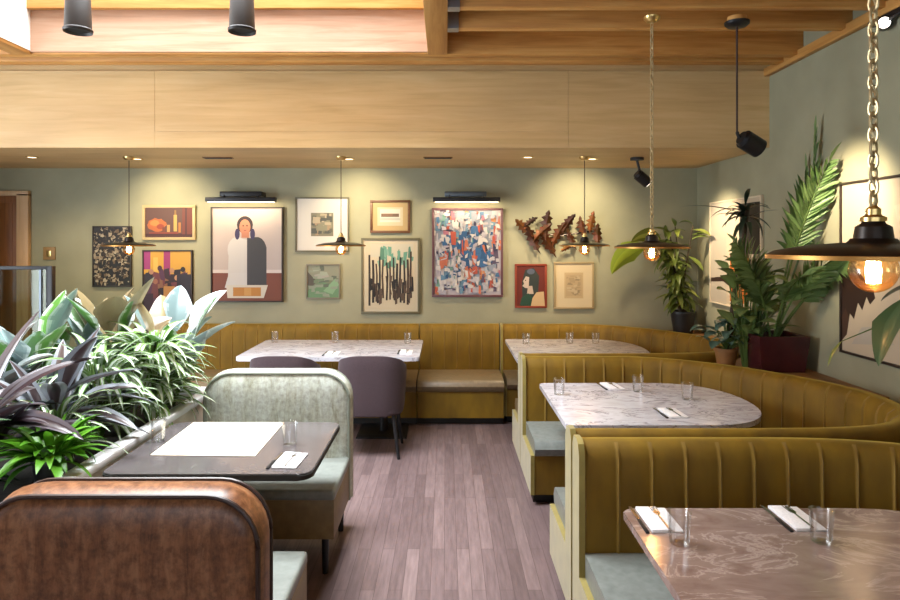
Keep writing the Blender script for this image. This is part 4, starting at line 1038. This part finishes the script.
b0 = Vector((bx, by, LZ + .2)); tp = Vector((1.97, 6.38, 1.66)); tube(rb, [b0, Vector((2.26, 6.4, 1.45)), tp], [.01, .008, .006], 8)
leaf(bm, col, tp, PI - .1, -.2, .46, .24, 1.1, striped((150, 172, 52), (128, 150, 44)), .12, 1.25, .4, 10, 6)
tp2 = Vector((2.1, 6.36, 1.72)); tube(rb, [b0, Vector((2.28, 6.4, 1.5)), tp2], [.01, .008, .006], 8)
leaf(bm, col, tp2, PI + .2, .5, .34, .16, 1.3, striped((138, 150, 56), (116, 128, 46)), .12, 1.2, .4, 10, 6)
obj('broad_leaves', bm, M['leaf'], t, smooth=60); obj('leaf_stalks', rb, M['stem'], t)
# big-leaved plant at the right edge
bx, by = 2.40, 2.86
t = thing('potted_plant', 'plant with large dark green drooping leaves at the right edge of the picture', 'plant', (bx, by, LZ))
obj('pot', lathe(new(), [(0, 0), (.07, 0), (.095, .16), (.1, .16), (.1, .18), (.088, .18), (.084, .15), (0, .15)], (bx, by, LZ), 28), M['blackpot'], t)
bm, col = plantbm(); sb = new()
for tx, ty, tz, az, el, L, W, dr in ((1.965, 2.78, 1.46, PI + .2, -.95, .32, .21, .4), (2.2, 2.84, 1.62, -2.4, .2, .3, .2, 1.2), (2.3, 3.0, 1.5, 2.3, .1, .28, .18, 1.0), (2.36, 2.6, 1.4, -1.3, .3, .3, .2, 1.2), (2.12, 2.92, 1.34, 2.9, -.3, .2, .12, .8)):
    tube(sb, [(bx, by, LZ + .14), ((bx + tx) / 2 + .03, (by + ty) / 2, tz - .08), (tx, ty, tz)], [.008, .007, .005], 6); leaf(bm, col, (tx, ty, tz), az, el, L, W, dr, solid((50, 80, 48)), .1, R(-.3, .3), .4, 10, 6)
for tx, ty, tz in ((1.84, 3.02, 1.24),): 
    tube(sb, [(bx, by, LZ + .14), (2.25, 2.92, 1.30), (2.02, 2.98, 1.33), (tx, ty, tz)], [.006, .005, .004, .002], 6); leaf(bm, col, (tx, ty, tz), PI, -.9, .14, .03, .4, solid((96, 112, 50)), .15, 0, .4, 6, 2)
obj('foliage', bm, M['leafgloss'], t, smooth=60); obj('stems', sb, M['stem'], t)

# ------------------------------------------------------------------ light
def area(name, loc, size, aim, power, col, spread=180):
    L = bpy.data.lights.new(name, 'AREA'); L.shape = 'RECTANGLE'; L.size, L.size_y = size; L.energy = power; L.spread = math.radians(spread); L.color = col
    o = bpy.data.objects.new(name, L); C.objects.link(o); o.location = loc; o.rotation_euler = Vector(aim).to_track_quat('-Z', 'Y').to_euler(); return o
area('skylight_daylight', ((SKX0 + SKX1) / 2, (SKY0 + SKY1) / 2, 4.8), (SKX1 - SKX0 - .1, SKY1 - SKY0 - .1), (0, 0, -1), 158, (.93, .97, 1), 105)
area('window_daylight', (XL + .03, (wy0 + wy1) / 2, (wz0 + wz1) / 2), (1.7, 4.4), (1, 0, 0), 185, (.85, .93, 1))
area('front_window_daylight', ((fx0 + fx1) / 2, YF + .03, 1.65), (6.0, 2.0), (0, 1, 0), 8, (.92, .96, 1))

w = bpy.data.worlds.new('World'); bpy.context.scene.world = w; w.use_nodes = True
w.node_tree.nodes['Background'].inputs[0].default_value = (.75, .86, 1, 1); w.node_tree.nodes['Background'].inputs[1].default_value = 1.0

cam = bpy.data.cameras.new('Camera'); co = bpy.data.objects.new('Camera', cam); C.objects.link(co)
co.location = (0, 0, EYE); co.rotation_euler = (PI / 2, 0, 0); cam.sensor_width = 36; cam.lens = 26.0
cam.shift_x = (450 - PX0) / 900; cam.shift_y = -(300 - PY0) / 900; cam.clip_start = .05
sc = bpy.context.scene; sc.camera = co
sc.view_settings.view_transform = 'Standard'; sc.view_settings.look = 'None'; sc.view_settings.gamma = 1; sc.view_settings.exposure = 1.15
sc.view_settings.use_curve_mapping = False
sc.cycles.max_bounces = 8; sc.cycles.diffuse_bounces = 4; sc.cycles.transparent_max_bounces = 12; sc.cycles.caustics_reflective = False; sc.cycles.caustics_refractive = False
sc.cycles.sample_clamp_indirect = 6
sc.cycles.use_denoising = True
